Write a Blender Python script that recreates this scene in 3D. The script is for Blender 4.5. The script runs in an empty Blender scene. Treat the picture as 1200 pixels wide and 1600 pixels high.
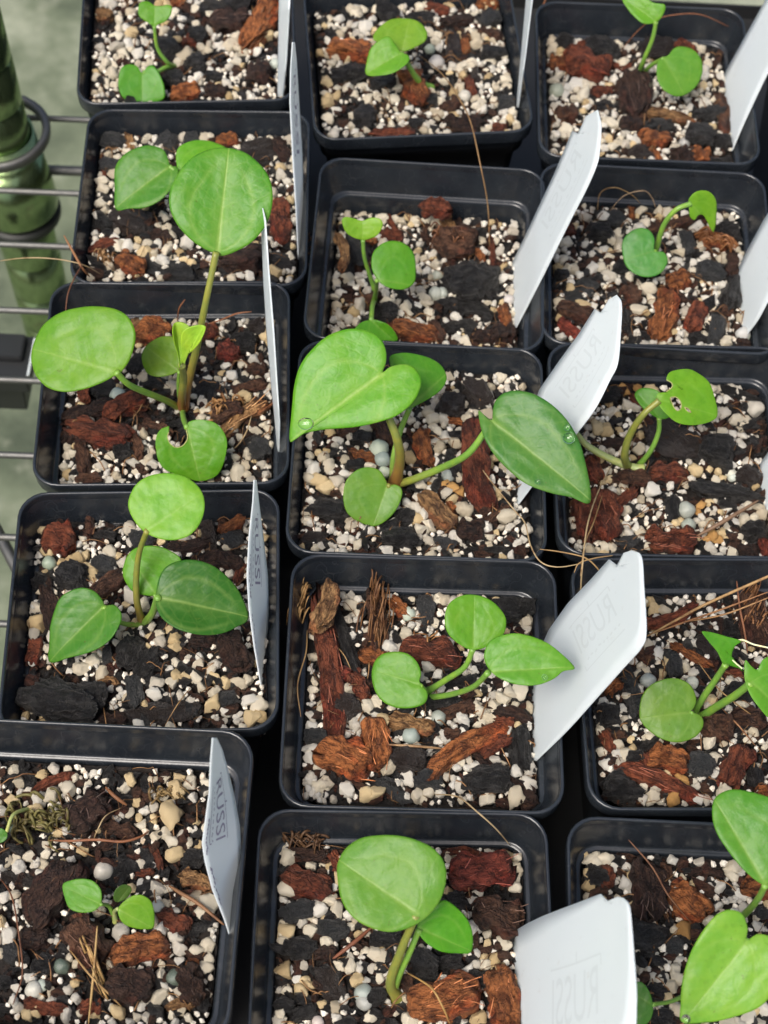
import bpy, bmesh, math, random
import numpy as np
from mathutils import Vector, noise, Matrix

R = math.radians
scene = bpy.context.scene
COL = scene.collection

# ------------------------------------------------------------------ camera
PITCH, ROLL, FPX, CAMH = 1.04607, 0.0486, 2400.0, 0.45883
_fw = np.array([0, math.cos(PITCH), -math.sin(PITCH)])
_r0 = np.array([1., 0, 0]); _u0 = np.cross(_r0, _fw)
_rt = _r0 * math.cos(ROLL) + _u0 * math.sin(ROLL)
_up = _u0 * math.cos(ROLL) - _r0 * math.sin(ROLL)
CAMP = np.array([0, 0, CAMH])
cd = bpy.data.cameras.new('camera'); cam = bpy.data.objects.new('camera', cd); COL.objects.link(cam)
cd.sensor_fit = 'VERTICAL'; cd.sensor_height = 36.0; cd.lens = FPX / 1600 * 36.0
cd.clip_start = 0.01; cd.clip_end = 60
cam.matrix_world = Matrix(((_rt[0], _up[0], -_fw[0], 0), (_rt[1], _up[1], -_fw[1], 0), (_rt[2], _up[2], -_fw[2], CAMH), (0, 0, 0, 1)))
cd.dof.use_dof = True; cd.dof.focus_distance = 0.50; cd.dof.aperture_fstop = 17
scene.camera = cam

# ------------------------------------------------------------------ sky and sun
SUN_EL, SUN_AZ = R(60), R(-138)          # azimuth from +y towards +x
w = bpy.data.worlds.new('World'); scene.world = w; w.use_nodes = True
nt = w.node_tree; bg = nt.nodes['Background']; bg.inputs['Strength'].default_value = 0.13
sky = nt.nodes.new('ShaderNodeTexSky'); sky.sky_type = 'NISHITA'; sky.sun_disc = False
sky.sun_elevation = SUN_EL; sky.sun_rotation = SUN_AZ; sky.air_density = 1.0; sky.dust_density = 6.0; sky.ozone_density = .6
nt.links.new(sky.outputs[0], bg.inputs[0])
sl = bpy.data.lights.new('sun', 'SUN'); sl.energy = 2.2; sl.angle = R(28); sl.color = (1, .97, .92)
so = bpy.data.objects.new('sun', sl); COL.objects.link(so)
_d = Vector((math.cos(SUN_EL) * math.sin(SUN_AZ), math.cos(SUN_EL) * math.cos(SUN_AZ), math.sin(SUN_EL)))
so.rotation_euler = _d.to_track_quat('Z', 'Y').to_euler(); so.location = (0, 0, 2)
vs = scene.view_settings
vs.view_transform = 'Standard'; vs.look = 'None'; vs.gamma = 1; vs.use_curve_mapping = False; vs.exposure = 0.42

# ------------------------------------------------------------------ helpers
rnd = random.Random(7)
def ray(px, py):
    d = _fw + _rt * (px - 600) / FPX - _up * (py - 800) / FPX
    return d / np.linalg.norm(d)
def pt(px, py, z):                      # the place at height z that a pixel of the photograph shows
    d = ray(px, py); return CAMP + d * ((z - CAMH) / d[2])
def onplane(px, py, P0, N):
    d = ray(px, py); return CAMP + d * (np.dot(P0 - CAMP, N) / np.dot(d, N))
def nrm(v):
    v = np.array(v, float); return v / np.linalg.norm(v)

def obj(name, me, mat=None, parent=None, color=None):
    o = bpy.data.objects.new(name, me)
    if mat is not None and len(me.materials) == 0: me.materials.append(mat)
    if parent is not None: o.parent = parent
    if color is not None: o.color = (*color, 1)
    COL.objects.link(o); return o
def tag(o, label, cat, group=None, kind=None):
    o['label'] = label; o['category'] = cat
    if group: o['group'] = group
    if kind: o['kind'] = kind
    return o
def empty(name, loc):
    o = bpy.data.objects.new(name, None); o.empty_display_size = .01; o.location = loc; COL.objects.link(o); return o
def mesh(name, v, f, smooth=True):
    me = bpy.data.meshes.new(name)
    me.from_pydata([tuple(map(float, p)) for p in v], [], f)
    if smooth: me.polygons.foreach_set('use_smooth', [True] * len(me.polygons))
    me.update(); return me
def sub(parent, o):                      # put a part built in world space under its thing
    o.parent = parent; o.matrix_parent_inverse = Matrix.Translation(-Vector(parent.location)); return o

def smooth_line(p, n):                   # open Catmull-Rom
    p = np.array(p, float); k = len(p)
    if k == 2: return np.array([p[0] + (p[1] - p[0]) * t for t in np.linspace(0, 1, n)])
    q = np.vstack([2 * p[0] - p[1], p, 2 * p[-1] - p[-2]])
    out = []
    for t in np.linspace(0, k - 1, n):
        i = min(int(t), k - 2); s = t - i; a, b, c, d = q[i], q[i + 1], q[i + 2], q[i + 3]
        out.append(.5 * (2 * b + (c - a) * s + (2 * a - 5 * b + 4 * c - d) * s * s + (3 * b - a - 3 * c + d) * s ** 3))
    return np.array(out)
def smooth_loop(p, n):
    p = np.array(p, float); k = len(p); out = []
    for t in np.linspace(0, k, n, endpoint=False):
        i = int(t); s = t - i; a, b, c, d = p[(i - 1) % k], p[i % k], p[(i + 1) % k], p[(i + 2) % k]
        out.append(.5 * (2 * b + (c - a) * s + (2 * a - 5 * b + 4 * c - d) * s * s + (3 * b - a - 3 * c + d) * s ** 3))
    return np.array(out)
def tube_data(P, rad, sides=8):
    P = np.array(P, float); n = len(P); v = []; f = []
    T = np.gradient(P, axis=0); T /= (np.linalg.norm(T, axis=1, keepdims=True) + 1e-12)
    ref = np.array([.31, .2, .93]); a = np.cross(T[0], ref); a /= np.linalg.norm(a) + 1e-9
    for i in range(n):
        a = a - T[i] * np.dot(a, T[i]); a /= np.linalg.norm(a) + 1e-9; b = np.cross(T[i], a)
        r = rad[i] if hasattr(rad, '__len__') else rad
        for k in range(sides):
            t = 2 * math.pi * k / sides; v.append(P[i] + (a * math.cos(t) + b * math.sin(t)) * r)
    for i in range(n - 1):
        for k in range(sides):
            k2 = (k + 1) % sides; f.append((i * sides + k, i * sides + k2, (i + 1) * sides + k2, (i + 1) * sides + k))
    f.append(tuple(range(sides))[::-1]); f.append(tuple((n - 1) * sides + k for k in range(sides)))
    return v, f
class Join:
    def __init__(s): s.v = []; s.f = []
    def add(s, v, f):
        b = len(s.v); s.v.extend(v); s.f.extend([tuple(b + i for i in q) for q in f])
    def mesh(s, name, smooth=True): return mesh(name, s.v, s.f, smooth)

# ------------------------------------------------------------------ materials
class M:
    def __init__(s, name):
        s.m = bpy.data.materials.new(name); s.m.use_nodes = True; s.nt = s.m.node_tree
        s.b = s.nt.nodes['Principled BSDF']; s.out = s.nt.nodes['Material Output']
    def n(s, t, **kw):
        x = s.nt.nodes.new(t)
        for k, v in kw.items(): setattr(x, k, v)
        return x
    def l(s, a, b): s.nt.links.new(a, b)
    def math(s, op, a, b=None, c=None):
        x = s.n('ShaderNodeMath', operation=op)
        for i, v in enumerate((a, b, c)):
            if v is None: continue
            if isinstance(v, (int, float)): x.inputs[i].default_value = v
            else: s.l(v, x.inputs[i])
        return x.outputs[0]
    def noise(s, scale, detail=4, rough=.6, vec=None):
        x = s.n('ShaderNodeTexNoise'); x.inputs['Scale'].default_value = scale; x.inputs['Detail'].default_value = detail; x.inputs['Roughness'].default_value = rough
        if vec is not None: s.l(vec, x.inputs['Vector'])
        return x.outputs['Fac']
    def ramp(s, fac, stops):
        x = s.n('ShaderNodeValToRGB'); e = x.color_ramp.elements
        while len(e) < len(stops): e.new(.5)
        for q, (p, c) in zip(e, stops): q.position = p; q.color = (*c, 1) if len(c) == 3 else c
        s.l(fac, x.inputs[0]); return x.outputs[0]
    def mix(s, fac, a, b, mode='MIX'):
        x = s.n('ShaderNodeMix', data_type='RGBA', blend_type=mode)
        for i, v in ((0, fac), (6, a), (7, b)):
            if isinstance(v, (int, float)): x.inputs[i].default_value = v
            elif isinstance(v, tuple): x.inputs[i].default_value = (*v, 1)
            else: s.l(v, x.inputs[i])
        return x.outputs[2]
    def sstep(s, x, a, b):                # smoothstep from a to b
        y = s.n('ShaderNodeMapRange', interpolation_type='SMOOTHSTEP'); s.l(x, y.inputs[0])
        y.inputs[1].default_value = a; y.inputs[2].default_value = b; return y.outputs[0]
    def bump(s, h, strength, dist):
        x = s.n('ShaderNodeBump'); x.inputs['Strength'].default_value = strength; x.inputs['Distance'].default_value = dist
        s.l(h, x.inputs['Height']); s.l(x.outputs[0], s.b.inputs['Normal']); return x
    def set(s, **kw):
        for k, v in kw.items():
            i = s.b.inputs[k.replace('_', ' ')]
            if isinstance(v, (int, float)): i.default_value = v
            elif isinstance(v, tuple): i.default_value = (*v, 1)
            else: s.l(v, i)

def mat_plastic():
    m = M('pot_plastic'); co = m.n('ShaderNodeTexCoord').outputs['Object']
    n1 = m.noise(60, 5, .65, co); n2 = m.noise(900, 2, .5, co); dust = m.noise(240, 6, .75, co)
    base = m.mix(m.sstep(n1, .35, .75), (.0125, .0155, .0200), (.019, .0235, .029))
    base = m.mix(m.math('MULTIPLY', m.sstep(dust, .62, .78), .22), base, (.13, .125, .11))
    fl_ = m.noise(1500, 2, .5, co); base = m.mix(m.math('MULTIPLY', m.sstep(fl_, .71, .77), .3), base, (.16, .13, .10)); wm = m.noise(140, 2, .4, co); base = m.mix(m.math('MULTIPLY', m.math('SUBTRACT', 1.0, m.sstep(m.math('ABSOLUTE', m.math('SUBTRACT', wm, .56)), 0, .010)), .12), base, (.12, .12, .12))
    m.set(Base_Color=base, Roughness=m.math('ADD', m.math('MULTIPLY', n1, .12), .17)); m.b.inputs['Specular IOR Level'].default_value = .55
    m.bump(m.math('ADD', m.math('MULTIPLY', n2, .4), n1), .12, .0006); return m.m
def mat_soil():
    m = M('potting_soil'); co = m.n('ShaderNodeTexCoord').outputs['Object']
    n = m.noise(160, 6, .7, co); n2 = m.noise(1500, 4, .7, co)
    c = m.ramp(n, [(.3, (.006, .005, .005)), (.5, (.012, .009, .007)), (.68, (.028, .015, .010)), (.85, (.055, .03, .017))])
    m.set(Base_Color=c, Roughness=m.math('ADD', m.math('MULTIPLY', n2, .6), .35)); m.b.inputs['Specular IOR Level'].default_value = .4
    m.bump(m.math('ADD', n2, m.math('MULTIPLY', n, 2)), .9, .0008); return m.m
def mat_pumice():
    m = M('pumice'); co = m.n('ShaderNodeTexCoord').outputs['Object']; g = m.n('ShaderNodeNewGeometry')
    oi = m.n('ShaderNodeObjectInfo'); isl = g.outputs['Random Per Island']
    v = m.n('ShaderNodeVectorMath', operation='ADD'); m.l(co, v.inputs[0])
    k = m.n('ShaderNodeVectorMath', operation='SCALE'); m.l(oi.outputs['Location'], k.inputs[0]); k.inputs['Scale'].default_value = 37.; m.l(k.outputs[0], v.inputs[1])
    st = m.noise(210, 4, .65, v.outputs[0]); po = m.noise(1300, 3, .6, v.outputs[0]); br = m.noise(420, 3, .6, v.outputs[0])
    base = m.mix(isl, m.mix(.35, oi.outputs['Color'], (.80, .77, .72)), oi.outputs['Color'])
    dirt = m.math('MULTIPLY', m.math('POWER', m.math('FRACT', m.math('ADD', m.math('MULTIPLY', isl, 7.31), m.math('MULTIPLY', oi.outputs['Random'], 3.7))), 2.2), .62)
    base = m.mix(dirt, base, m.mix(1, base, (.50, .43, .33), 'MULTIPLY'))
    amt = m.math('MULTIPLY', m.sstep(st, .53, .72), oi.outputs['Alpha'])
    base = m.mix(amt, base, (.50, .27, .085))
    base = m.mix(m.math('MULTIPLY', m.sstep(br, .56, .70), .35), base, (.36, .29, .20))
    m.set(Base_Color=base, Roughness=.82); m.b.inputs['Specular IOR Level'].default_value = .3
    m.b.inputs['Subsurface Weight'].default_value = 0
    m.bump(m.math('ADD', po, m.math('MULTIPLY', br, 1.5)), .75, .00055); return m.m
def mat_bark():
    m = M('bark'); co = m.n('ShaderNodeTexCoord').outputs['Object']; oi = m.n('ShaderNodeObjectInfo')
    mp = m.n('ShaderNodeMapping'); mp.inputs['Scale'].default_value = (.42, 1, 1); m.l(co, mp.inputs[0])
    f = m.noise(1300, 5, .7, mp.outputs[0]); f2 = m.noise(420, 4, .65, mp.outputs[0]); q = m.noise(170, 4, .65, co)
    dark = m.mix(1.0, oi.outputs['Color'], (.22, .17, .15), 'MULTIPLY'); lite = m.mix(.34, m.mix(1, oi.outputs['Color'], (1.5, 1.4, 1.3), 'MULTIPLY'), (.45, .24, .10))
    base = m.mix(m.sstep(f2, .34, .60), dark, oi.outputs['Color'])
    base = m.mix(m.math('MULTIPLY', m.sstep(f, .55, .75), .65), base, lite)
    base = m.mix(m.math('MULTIPLY', m.sstep(q, .50, .68), .75), base, dark)
    vo = m.n('ShaderNodeTexVoronoi', feature='DISTANCE_TO_EDGE'); vo.inputs['Scale'].default_value = 330; wv = m.n('ShaderNodeTexNoise'); wv.inputs['Scale'].default_value = 300; m.l(co, wv.inputs['Vector']); ws = m.n('ShaderNodeVectorMath', operation='SCALE'); m.l(wv.outputs['Color'], ws.inputs[0]); ws.inputs['Scale'].default_value = .004; wa = m.n('ShaderNodeVectorMath', operation='ADD'); m.l(mp.outputs[0], wa.inputs[0]); m.l(ws.outputs[0], wa.inputs[1]); m.l(wa.outputs[0], vo.inputs['Vector']); crk = m.sstep(vo.outputs['Distance'], 0, .10)
    hue = m.noise(120, 2, .5, co); base = m.mix(m.math('MULTIPLY', m.sstep(hue, .5, .66), .6), base, m.mix(1, base, (1.25, .62, .5), 'MULTIPLY')); base = m.mix(m.math('MULTIPLY', m.math('SUBTRACT', 1.0, crk), .38), base, m.mix(1, base, (.25, .2, .18), 'MULTIPLY'))
    f = m.math('ADD', f, m.math('MULTIPLY', crk, .28))
    m.set(Base_Color=base, Roughness=m.math('ADD', m.math('MULTIPLY', f2, .6), .28)); m.b.inputs['Specular IOR Level'].default_value = .45
    m.bump(m.math('ADD', m.math('MULTIPLY', f2, 1.8), f), 1.0, .0022); return m.m
def mat_char():
    m = M('charcoal'); co = m.n('ShaderNodeTexCoord').outputs['Object']; oi = m.n('ShaderNodeObjectInfo')
    mp = m.n('ShaderNodeMapping'); mp.inputs['Scale'].default_value = (.4, 1, 1); m.l(co, mp.inputs[0])
    f = m.noise(480, 6, .72, mp.outputs[0]); q = m.noise(1800, 3, .6, co)
    base = m.mix(m.sstep(f, .42, .75), oi.outputs['Color'], m.mix(.30, oi.outputs['Color'], (.20, .19, .18)))
    m.set(Base_Color=base, Roughness=m.math('ADD', m.math('MULTIPLY', f, .50), .10)); m.b.inputs['Specular IOR Level'].default_value = .65
    m.bump(m.math('ADD', f, m.math('MULTIPLY', q, .8)), 1.0, .0036); return m.m
def mat_pellet():
    m = M('pellet'); co = m.n('ShaderNodeTexCoord').outputs['Object']; oi = m.n('ShaderNodeObjectInfo')
    n = m.noise(500, 4, .6, co); q = m.noise(180, 3, .6, co)
    base = m.mix(m.sstep(q, .45, .68), oi.outputs['Color'], m.mix(.5, oi.outputs['Color'], (.50, .50, .44)))
    base = m.mix(m.math('MULTIPLY', m.sstep(n, .58, .7), .5), base, (.16, .15, .10))
    m.set(Base_Color=base, Roughness=.36); m.bump(n, .25, .0004)
    m.b.inputs['Subsurface Weight'].default_value = 0; return m.m
def mat_fibre(name='fibre'):
    m = M(name); oi = m.n('ShaderNodeObjectInfo'); g = m.n('ShaderNodeNewGeometry'); co = m.n('ShaderNodeTexCoord').outputs['Object']
    n = m.noise(220, 3, .6, co)
    base = m.mix(m.math('MULTIPLY', g.outputs['Random Per Island'], .75), oi.outputs['Color'], m.mix(1, oi.outputs['Color'], (.35, .28, .22), 'MULTIPLY'))
    base = m.mix(m.sstep(n, .45, .7), base, m.mix(1, base, (.55, .45, .38), 'MULTIPLY'))
    m.set(Base_Color=base, Roughness=.6); return m.m
def mat_leaf():
    m = M('leaf'); oi = m.n('ShaderNodeObjectInfo'); uv = m.n('ShaderNodeUVMap'); uv.uv_map = 'UVMap'
    co = m.n('ShaderNodeTexCoord').outputs['Object']
    sp = m.n('ShaderNodeSeparateXYZ'); m.l(uv.outputs[0], sp.inputs[0]); u, v = sp.outputs[0], sp.outputs[1]
    av = m.math('ABSOLUTE', v); uc = m.math('MAXIMUM', m.math('MINIMUM', u, 1.0), 0.0)
    wob = m.math('MULTIPLY', m.math('SUBTRACT', m.noise(130, 3, .5, co), .5), .10)
    # midrib, thinning to the tip
    wid = m.math('SUBTRACT', .066, m.math('MULTIPLY', uc, .046))
    mid = m.math('SUBTRACT', 1.0, m.math('MINIMUM', m.math('DIVIDE', av, wid), 1.0))
    mid = m.math('MULTIPLY', m.math('POWER', mid, .8), m.sstep(u, -.03, .0))
    # paired arching veins
    def arc(wk, pw, width, end):
        f = m.math('MULTIPLY', m.math('SINE', m.math('MULTIPLY', m.math('POWER', uc, pw), math.pi)), wk)
        d = m.math('ABSOLUTE', m.math('SUBTRACT', m.math('ADD', av, wob), f))
        a = m.math('SUBTRACT', 1.0, m.math('MINIMUM', m.math('DIVIDE', d, width), 1.0))
        return m.math('MULTIPLY', m.math('MULTIPLY', a, m.sstep(u, 0, .03)), m.math('SUBTRACT', 1.0, m.sstep(u, end - .3, end)))
    a1 = arc(.60, .72, .085, .95); a2 = arc(.90, .62, .05, .7)
    # fine cross veins
    t = m.math('FRACT', m.math('MULTIPLY', m.math('ADD', m.math('SUBTRACT', u, m.math('MULTIPLY', av, .42)), wob), 6.0))
    c = m.math('SUBTRACT', 1.0, m.math('MINIMUM', m.math('DIVIDE', m.math('ABSOLUTE', m.math('SUBTRACT', t, .5)), .10), 1.0))
    vo = m.n('ShaderNodeTexVoronoi', feature='DISTANCE_TO_EDGE'); vo.inputs['Scale'].default_value = 260; m.l(co, vo.inputs['Vector'])
    net = m.math('SUBTRACT', 1.0, m.sstep(vo.outputs['Distance'], 0, .16))
    midrib_pale = m.math('MULTIPLY', m.math('POWER', m.math('SUBTRACT', 1.0, m.math('MINIMUM', m.math('MULTIPLY', av, 2.6), 1.0)), 2.0), m.math('SUBTRACT', .36, m.math('MULTIPLY', uc, .26)))  # wide paler band of leaf colour along the midrib, weaker to the tip
    vein = m.math('ADD', m.math('ADD', midrib_pale, m.math('MULTIPLY', mid, .48)), m.math('ADD', m.math('MULTIPLY', a1, .32), m.math('ADD', m.math('MULTIPLY', a2, .09), m.math('ADD', m.math('MULTIPLY', c, .07), m.math('MULTIPLY', net, .09)))))
    vein = m.math('MULTIPLY', m.math('MINIMUM', vein, .9), m.math('ADD', m.math('MULTIPLY', oi.outputs['Alpha'], .85), .12))
    n1 = m.noise(95, 5, .65, co); n2 = m.noise(420, 4, .6, co); n3 = m.noise(1400, 2, .5, co)
    base = m.mix(m.sstep(n1, .3, .72), oi.outputs['Color'], m.mix(.55, oi.outputs['Color'], m.mix(1, oi.outputs['Color'], (1.6, 1.15, .8), 'MULTIPLY')))
    base = m.mix(m.math('MULTIPLY', m.sstep(n2, .48, .72), .38), base, m.mix(1, base, (.55, .72, .55), 'MULTIPLY'))
    base = m.mix(m.math('MULTIPLY', m.sstep(n2, .64, .76), .22), base, (.22, .30, .05))
    spk = m.noise(900, 2, .5, co); base = m.mix(m.math('MULTIPLY', m.sstep(spk, .70, .76), .55), base, (.10, .09, .02))
    pale = m.mix(.62, oi.outputs['Color'], (.46, .60, .16))
    base = m.mix(vein, base, pale)
    m.set(Base_Color=base, Roughness=m.math('ADD', m.math('MULTIPLY', n1, .20), .25)); m.b.inputs['Specular IOR Level'].default_value = .28
    h = m.math('ADD', m.math('MULTIPLY', vein, -1.0), m.math('ADD', m.math('MULTIPLY', n2, .35), m.math('ADD', m.math('MULTIPLY', n1, 1.0), m.math('MULTIPLY', n3, .15))))
    m.bump(h, .23, .0011)
    tr = m.n('ShaderNodeBsdfTranslucent'); m.l(m.mix(1, base, (1.5, 1.25, .7), 'MULTIPLY'), tr.inputs[0])
    mx = m.n('ShaderNodeMixShader'); mx.inputs[0].default_value = .36
    m.l(m.b.outputs[0], mx.inputs[1]); m.l(tr.outputs[0], mx.inputs[2]); m.l(mx.outputs[0], m.out.inputs['Surface']); return m.m
def mat_stem():
    m = M('leaf_stalk'); oi = m.n('ShaderNodeObjectInfo'); co = m.n('ShaderNodeTexCoord').outputs['Object']
    at = m.n('ShaderNodeAttribute'); at.attribute_name = 'along'
    n = m.noise(240, 4, .6, co)
    base = m.mix(m.sstep(n, .4, .7), oi.outputs['Color'], m.mix(1, oi.outputs['Color'], (1.35, 1.15, .9), 'MULTIPLY'))
    red = m.math('MULTIPLY', m.math('SUBTRACT', 1.0, m.sstep(at.outputs['Fac'], 0, .55)), oi.outputs['Alpha'])
    base = m.mix(red, base, (.22, .075, .025))
    m.set(Base_Color=base, Roughness=.38); m.b.inputs['Subsurface Weight'].default_value = .08; m.b.inputs['Subsurface Radius'].default_value = (.001, .002, .0005)
    m.bump(n, .2, .0005); return m.m
def mat_tag(name='label_plastic', k=1.):
    m = M(name); co = m.n('ShaderNodeTexCoord').outputs['Object']
    n = m.noise(55, 3, .5, co); q = m.noise(320, 5, .7, co)
    base = m.mix(n, (.77 * k, .845 * k, .87 * k), (.82 * k, .88 * k, .90 * k)); base = m.mix(m.math('MULTIPLY', m.sstep(q, .60, .74), .30), base, (.36, .30, .22))
    m.set(Base_Color=base, Roughness=.36); m.bump(n, .12, .0012)
    tr = m.n('ShaderNodeBsdfTranslucent'); tr.inputs[0].default_value = (.93 * k, .95 * k, .95 * k, 1)
    mx = m.n('ShaderNodeMixShader'); mx.inputs[0].default_value = .42
    m.l(m.b.outputs[0], mx.inputs[1]); m.l(tr.outputs[0], mx.inputs[2]); m.l(mx.outputs[0], m.out.inputs['Surface']); return m.m
def mat_ink(name, c):
    m = M(name); m.set(Base_Color=c, Roughness=.5); return m.m
def mat_water():
    m = M('water'); m.set(Base_Color=(.9, 1, .9), Roughness=.02, IOR=1.33); m.b.inputs['Transmission Weight'].default_value = 1; return m.m
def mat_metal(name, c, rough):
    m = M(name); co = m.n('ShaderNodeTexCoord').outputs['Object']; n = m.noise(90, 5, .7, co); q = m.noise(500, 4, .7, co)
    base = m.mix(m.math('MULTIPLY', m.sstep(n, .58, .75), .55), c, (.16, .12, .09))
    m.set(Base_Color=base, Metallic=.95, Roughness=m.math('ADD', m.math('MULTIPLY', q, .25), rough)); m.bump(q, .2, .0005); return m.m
def mat_floor():
    m = M('mossy_concrete'); co = m.n('ShaderNodeTexCoord').outputs['Object']
    n = m.noise(5.5, 6, .65, co); q = m.noise(24, 6, .7, co); g = m.noise(2.5, 3, .5, co)
    base = m.ramp(n, [(.36, (.045, .060, .034)), (.5, (.115, .138, .085)), (.62, (.25, .27, .195))])
    base = m.mix(m.math('MULTIPLY', m.sstep(q, .55, .72), .6), base, (.26, .27, .20)); base = m.mix(m.math('MULTIPLY', m.sstep(g, .5, .65), .4), base, (.09, .12, .06))
    m.set(Base_Color=base, Roughness=.75); m.bump(q, .4, .01); return m.m
def mat_plain(name, c, rough=.5):
    m = M(name); co = m.n('ShaderNodeTexCoord').outputs['Object']; n = m.noise(90, 4, .6, co)
    m.set(Base_Color=m.mix(n, c, tuple(x * 1.5 for x in c)), Roughness=rough); return m.m

MP, MS, MU, MB, MC, ME = mat_plastic(), mat_soil(), mat_pumice(), mat_bark(), mat_char(), mat_pellet()
MF, ML, MT, MG, MW = mat_fibre(), mat_leaf(), mat_stem(), mat_tag(), mat_water()
MI1, MI2 = mat_ink('dark_ink', (.30, .28, .37)), mat_tag('ghost_print', .91)

# ------------------------------------------------------------------ the floor and the wire shelf
def rect_floor():
    n = 40; s = 5.0; v = []; f = []
    for j in range(n + 1):
        for i in range(n + 1): v.append((-s + 2 * s * i / n, -s + 2 * s * j / n, -.62 + .006 * noise.noise(Vector((i * .7, j * .7, 0)))))
    for j in range(n):
        for i in range(n): a = j * (n + 1) + i; f.append((a, a + 1, a + n + 2, a + n + 1))
    return mesh('floor', v, f)
fl = obj('floor', rect_floor(), mat_floor()); fl['kind'] = 'structure'

SZ = -.0905                                # top of the wires that carry the pots
MWIRE = mat_metal('shelf_wire', (.15, .15, .145), .42)
shelf = empty('wire_shelf', (-.1, .3, SZ)); tag(shelf, 'chrome wire shelf whose thin rods show beside the left column of pots', 'wire shelf')
def rod(name, a, b, r, parent, mat=MWIRE):
    v, f = tube_data(smooth_line([a, b], 9), r, 10); return sub(parent, obj(name, mesh(name, v, f), mat))
wy = [187, 303, 387, 490, 599, 717, 846]
for py in wy:
    p = pt(70, py, SZ - .0016); rod('wire', (-.42, p[1] - .002, p[2]), (.62, p[1] + .010, p[2]), .0015, shelf)
sp = pt(70, 599, SZ)[1] - pt(70, 717, SZ)[1]
y0 = pt(70, 846, SZ)[1]
for k in range(1, 9):
    rod('wire', (-.42, y0 - sp * k - .002, SZ - .0016), (.62, y0 - sp * k + .010, SZ - .0016), .0015, shelf)
for x in (-.29, .02, .33): rod('cross_bar', (x, -.25, SZ - .0062), (x, .85, SZ - .0062), .0028, shelf)
a, b = pt(96, 247, SZ - .028), pt(128, 252, SZ - .028)
rod('truss_wire', (-.30, a[1] - .01, a[2]), (.3, b[1], b[2]), .0026, shelf)
a, b = pt(-20, 800, SZ - .02), pt(40, 915, SZ - .02); rod('truss_wire', a, a + (b - a) * 1.6, .0026, shelf)
TZ = SZ + .0006
blocker = empty('gap_blocker', (.08, .30, TZ)); tag(blocker, 'added black plastic tray under the pots, showing only as the dark gaps between them', 'blocker')  # black sheet added under the pots so the gaps between them render dark
def blocker_mesh():
    x0, x1, y0, y1 = -.118, .30, .02, .62; prof = [(0, .008), (.0012, .008), (.0022, .0008), (.004, .0006)]; V = []
    for i, z in prof: V += [(x0 + i, y0 + i, TZ + z), (x1 - i, y0 + i, TZ + z), (x1 - i, y1 - i, TZ + z), (x0 + i, y1 - i, TZ + z)]
    F = [(i * 4 + k, i * 4 + (k + 1) % 4, i * 4 + 4 + (k + 1) % 4, i * 4 + 4 + k) for i in range(3) for k in range(4)] + [(12, 13, 14, 15)]
    return mesh('blocker', V, F, False)
sub(blocker, obj('blocker_sheet', blocker_mesh(), mat_plain('blocker_plastic', (.006, .0065, .007), .6)))
# chrome post in its tapered collar at the shelf's edge
MPOST = mat_metal('green_reflection_chrome', (.24, .33, .16), .05)  # green in the base colour stands in for reflections of plants
pc = pt(-2, 206, SZ + .006)
post = empty('shelf_post', (pc[0], pc[1], -.62)); tag(post, 'chrome shelf post with painted-in green reflection, held in a round collar at the upper left', 'shelf post')
def lathe(prof, c, n=40):
    v = []; f = []
    for r, z in prof:
        for k in range(n): t = 2 * math.pi * k / n; v.append((c[0] + r * math.cos(t), c[1] + r * math.sin(t), z))
    for i in range(len(prof) - 1):
        for k in range(n): k2 = (k + 1) % n; f.append((i * n + k, i * n + k2, (i + 1) * n + k2, (i + 1) * n + k))
    return v, f
PR = .0145
prof = [(0.0001, -.62), (PR, -.62)]
z = -.60
while z < .30:
    prof += [(PR, z), (PR, z + .0245), (PR - .0012, z + .0250), (PR - .0012, z + .0262), (PR, z + .0267)]; z += .0268
prof.append((.0001, z))
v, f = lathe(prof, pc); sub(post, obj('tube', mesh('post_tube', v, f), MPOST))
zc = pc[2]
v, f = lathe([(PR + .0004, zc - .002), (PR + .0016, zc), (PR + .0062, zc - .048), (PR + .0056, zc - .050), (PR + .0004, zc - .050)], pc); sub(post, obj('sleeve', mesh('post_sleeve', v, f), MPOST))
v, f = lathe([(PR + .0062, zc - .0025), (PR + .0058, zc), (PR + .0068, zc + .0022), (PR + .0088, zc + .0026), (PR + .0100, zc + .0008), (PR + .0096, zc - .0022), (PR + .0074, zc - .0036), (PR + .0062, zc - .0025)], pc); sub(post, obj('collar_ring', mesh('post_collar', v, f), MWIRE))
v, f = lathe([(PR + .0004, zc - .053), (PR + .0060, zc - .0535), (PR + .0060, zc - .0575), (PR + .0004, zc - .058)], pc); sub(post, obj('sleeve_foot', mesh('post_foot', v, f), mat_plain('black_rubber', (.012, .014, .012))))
# black nursery pot hanging below the shelf with a white label
MBLK = mat_plain('black_plastic', (.010, .011, .012), .45)
bc = pt(14, 590, -.16)
bp = empty('nursery_pot', bc); tag(bp, 'empty black nursery pot seen below the shelf wires at the left edge', 'plant pot')
def box_data(x0, x1, y0, y1, z0, z1, tp=1.0):
    cx, cy = (x0 + x1) / 2, (y0 + y1) / 2; v = []
    for z, k in ((z0, tp), (z1, 1.0)):
        for x, y in ((x0, y0), (x1, y0), (x1, y1), (x0, y1)): v.append((cx + (x - cx) * k, cy + (y - cy) * k, z))
    return v, [(3, 2, 1, 0), (4, 5, 6, 7), (0, 1, 5, 4), (1, 2, 6, 5), (2, 3, 7, 6), (3, 0, 4, 7)]
def slab(name, d, mat, parent, bev=.0006):
    me = mesh(name, *d, smooth=False); bm = bmesh.new(); bm.from_mesh(me); bmesh.ops.bevel(bm, geom=bm.edges[:], offset=bev, segments=2, affect='EDGES'); bm.to_mesh(me); bm.free()
    return sub(parent, obj(name, me, mat))
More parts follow.
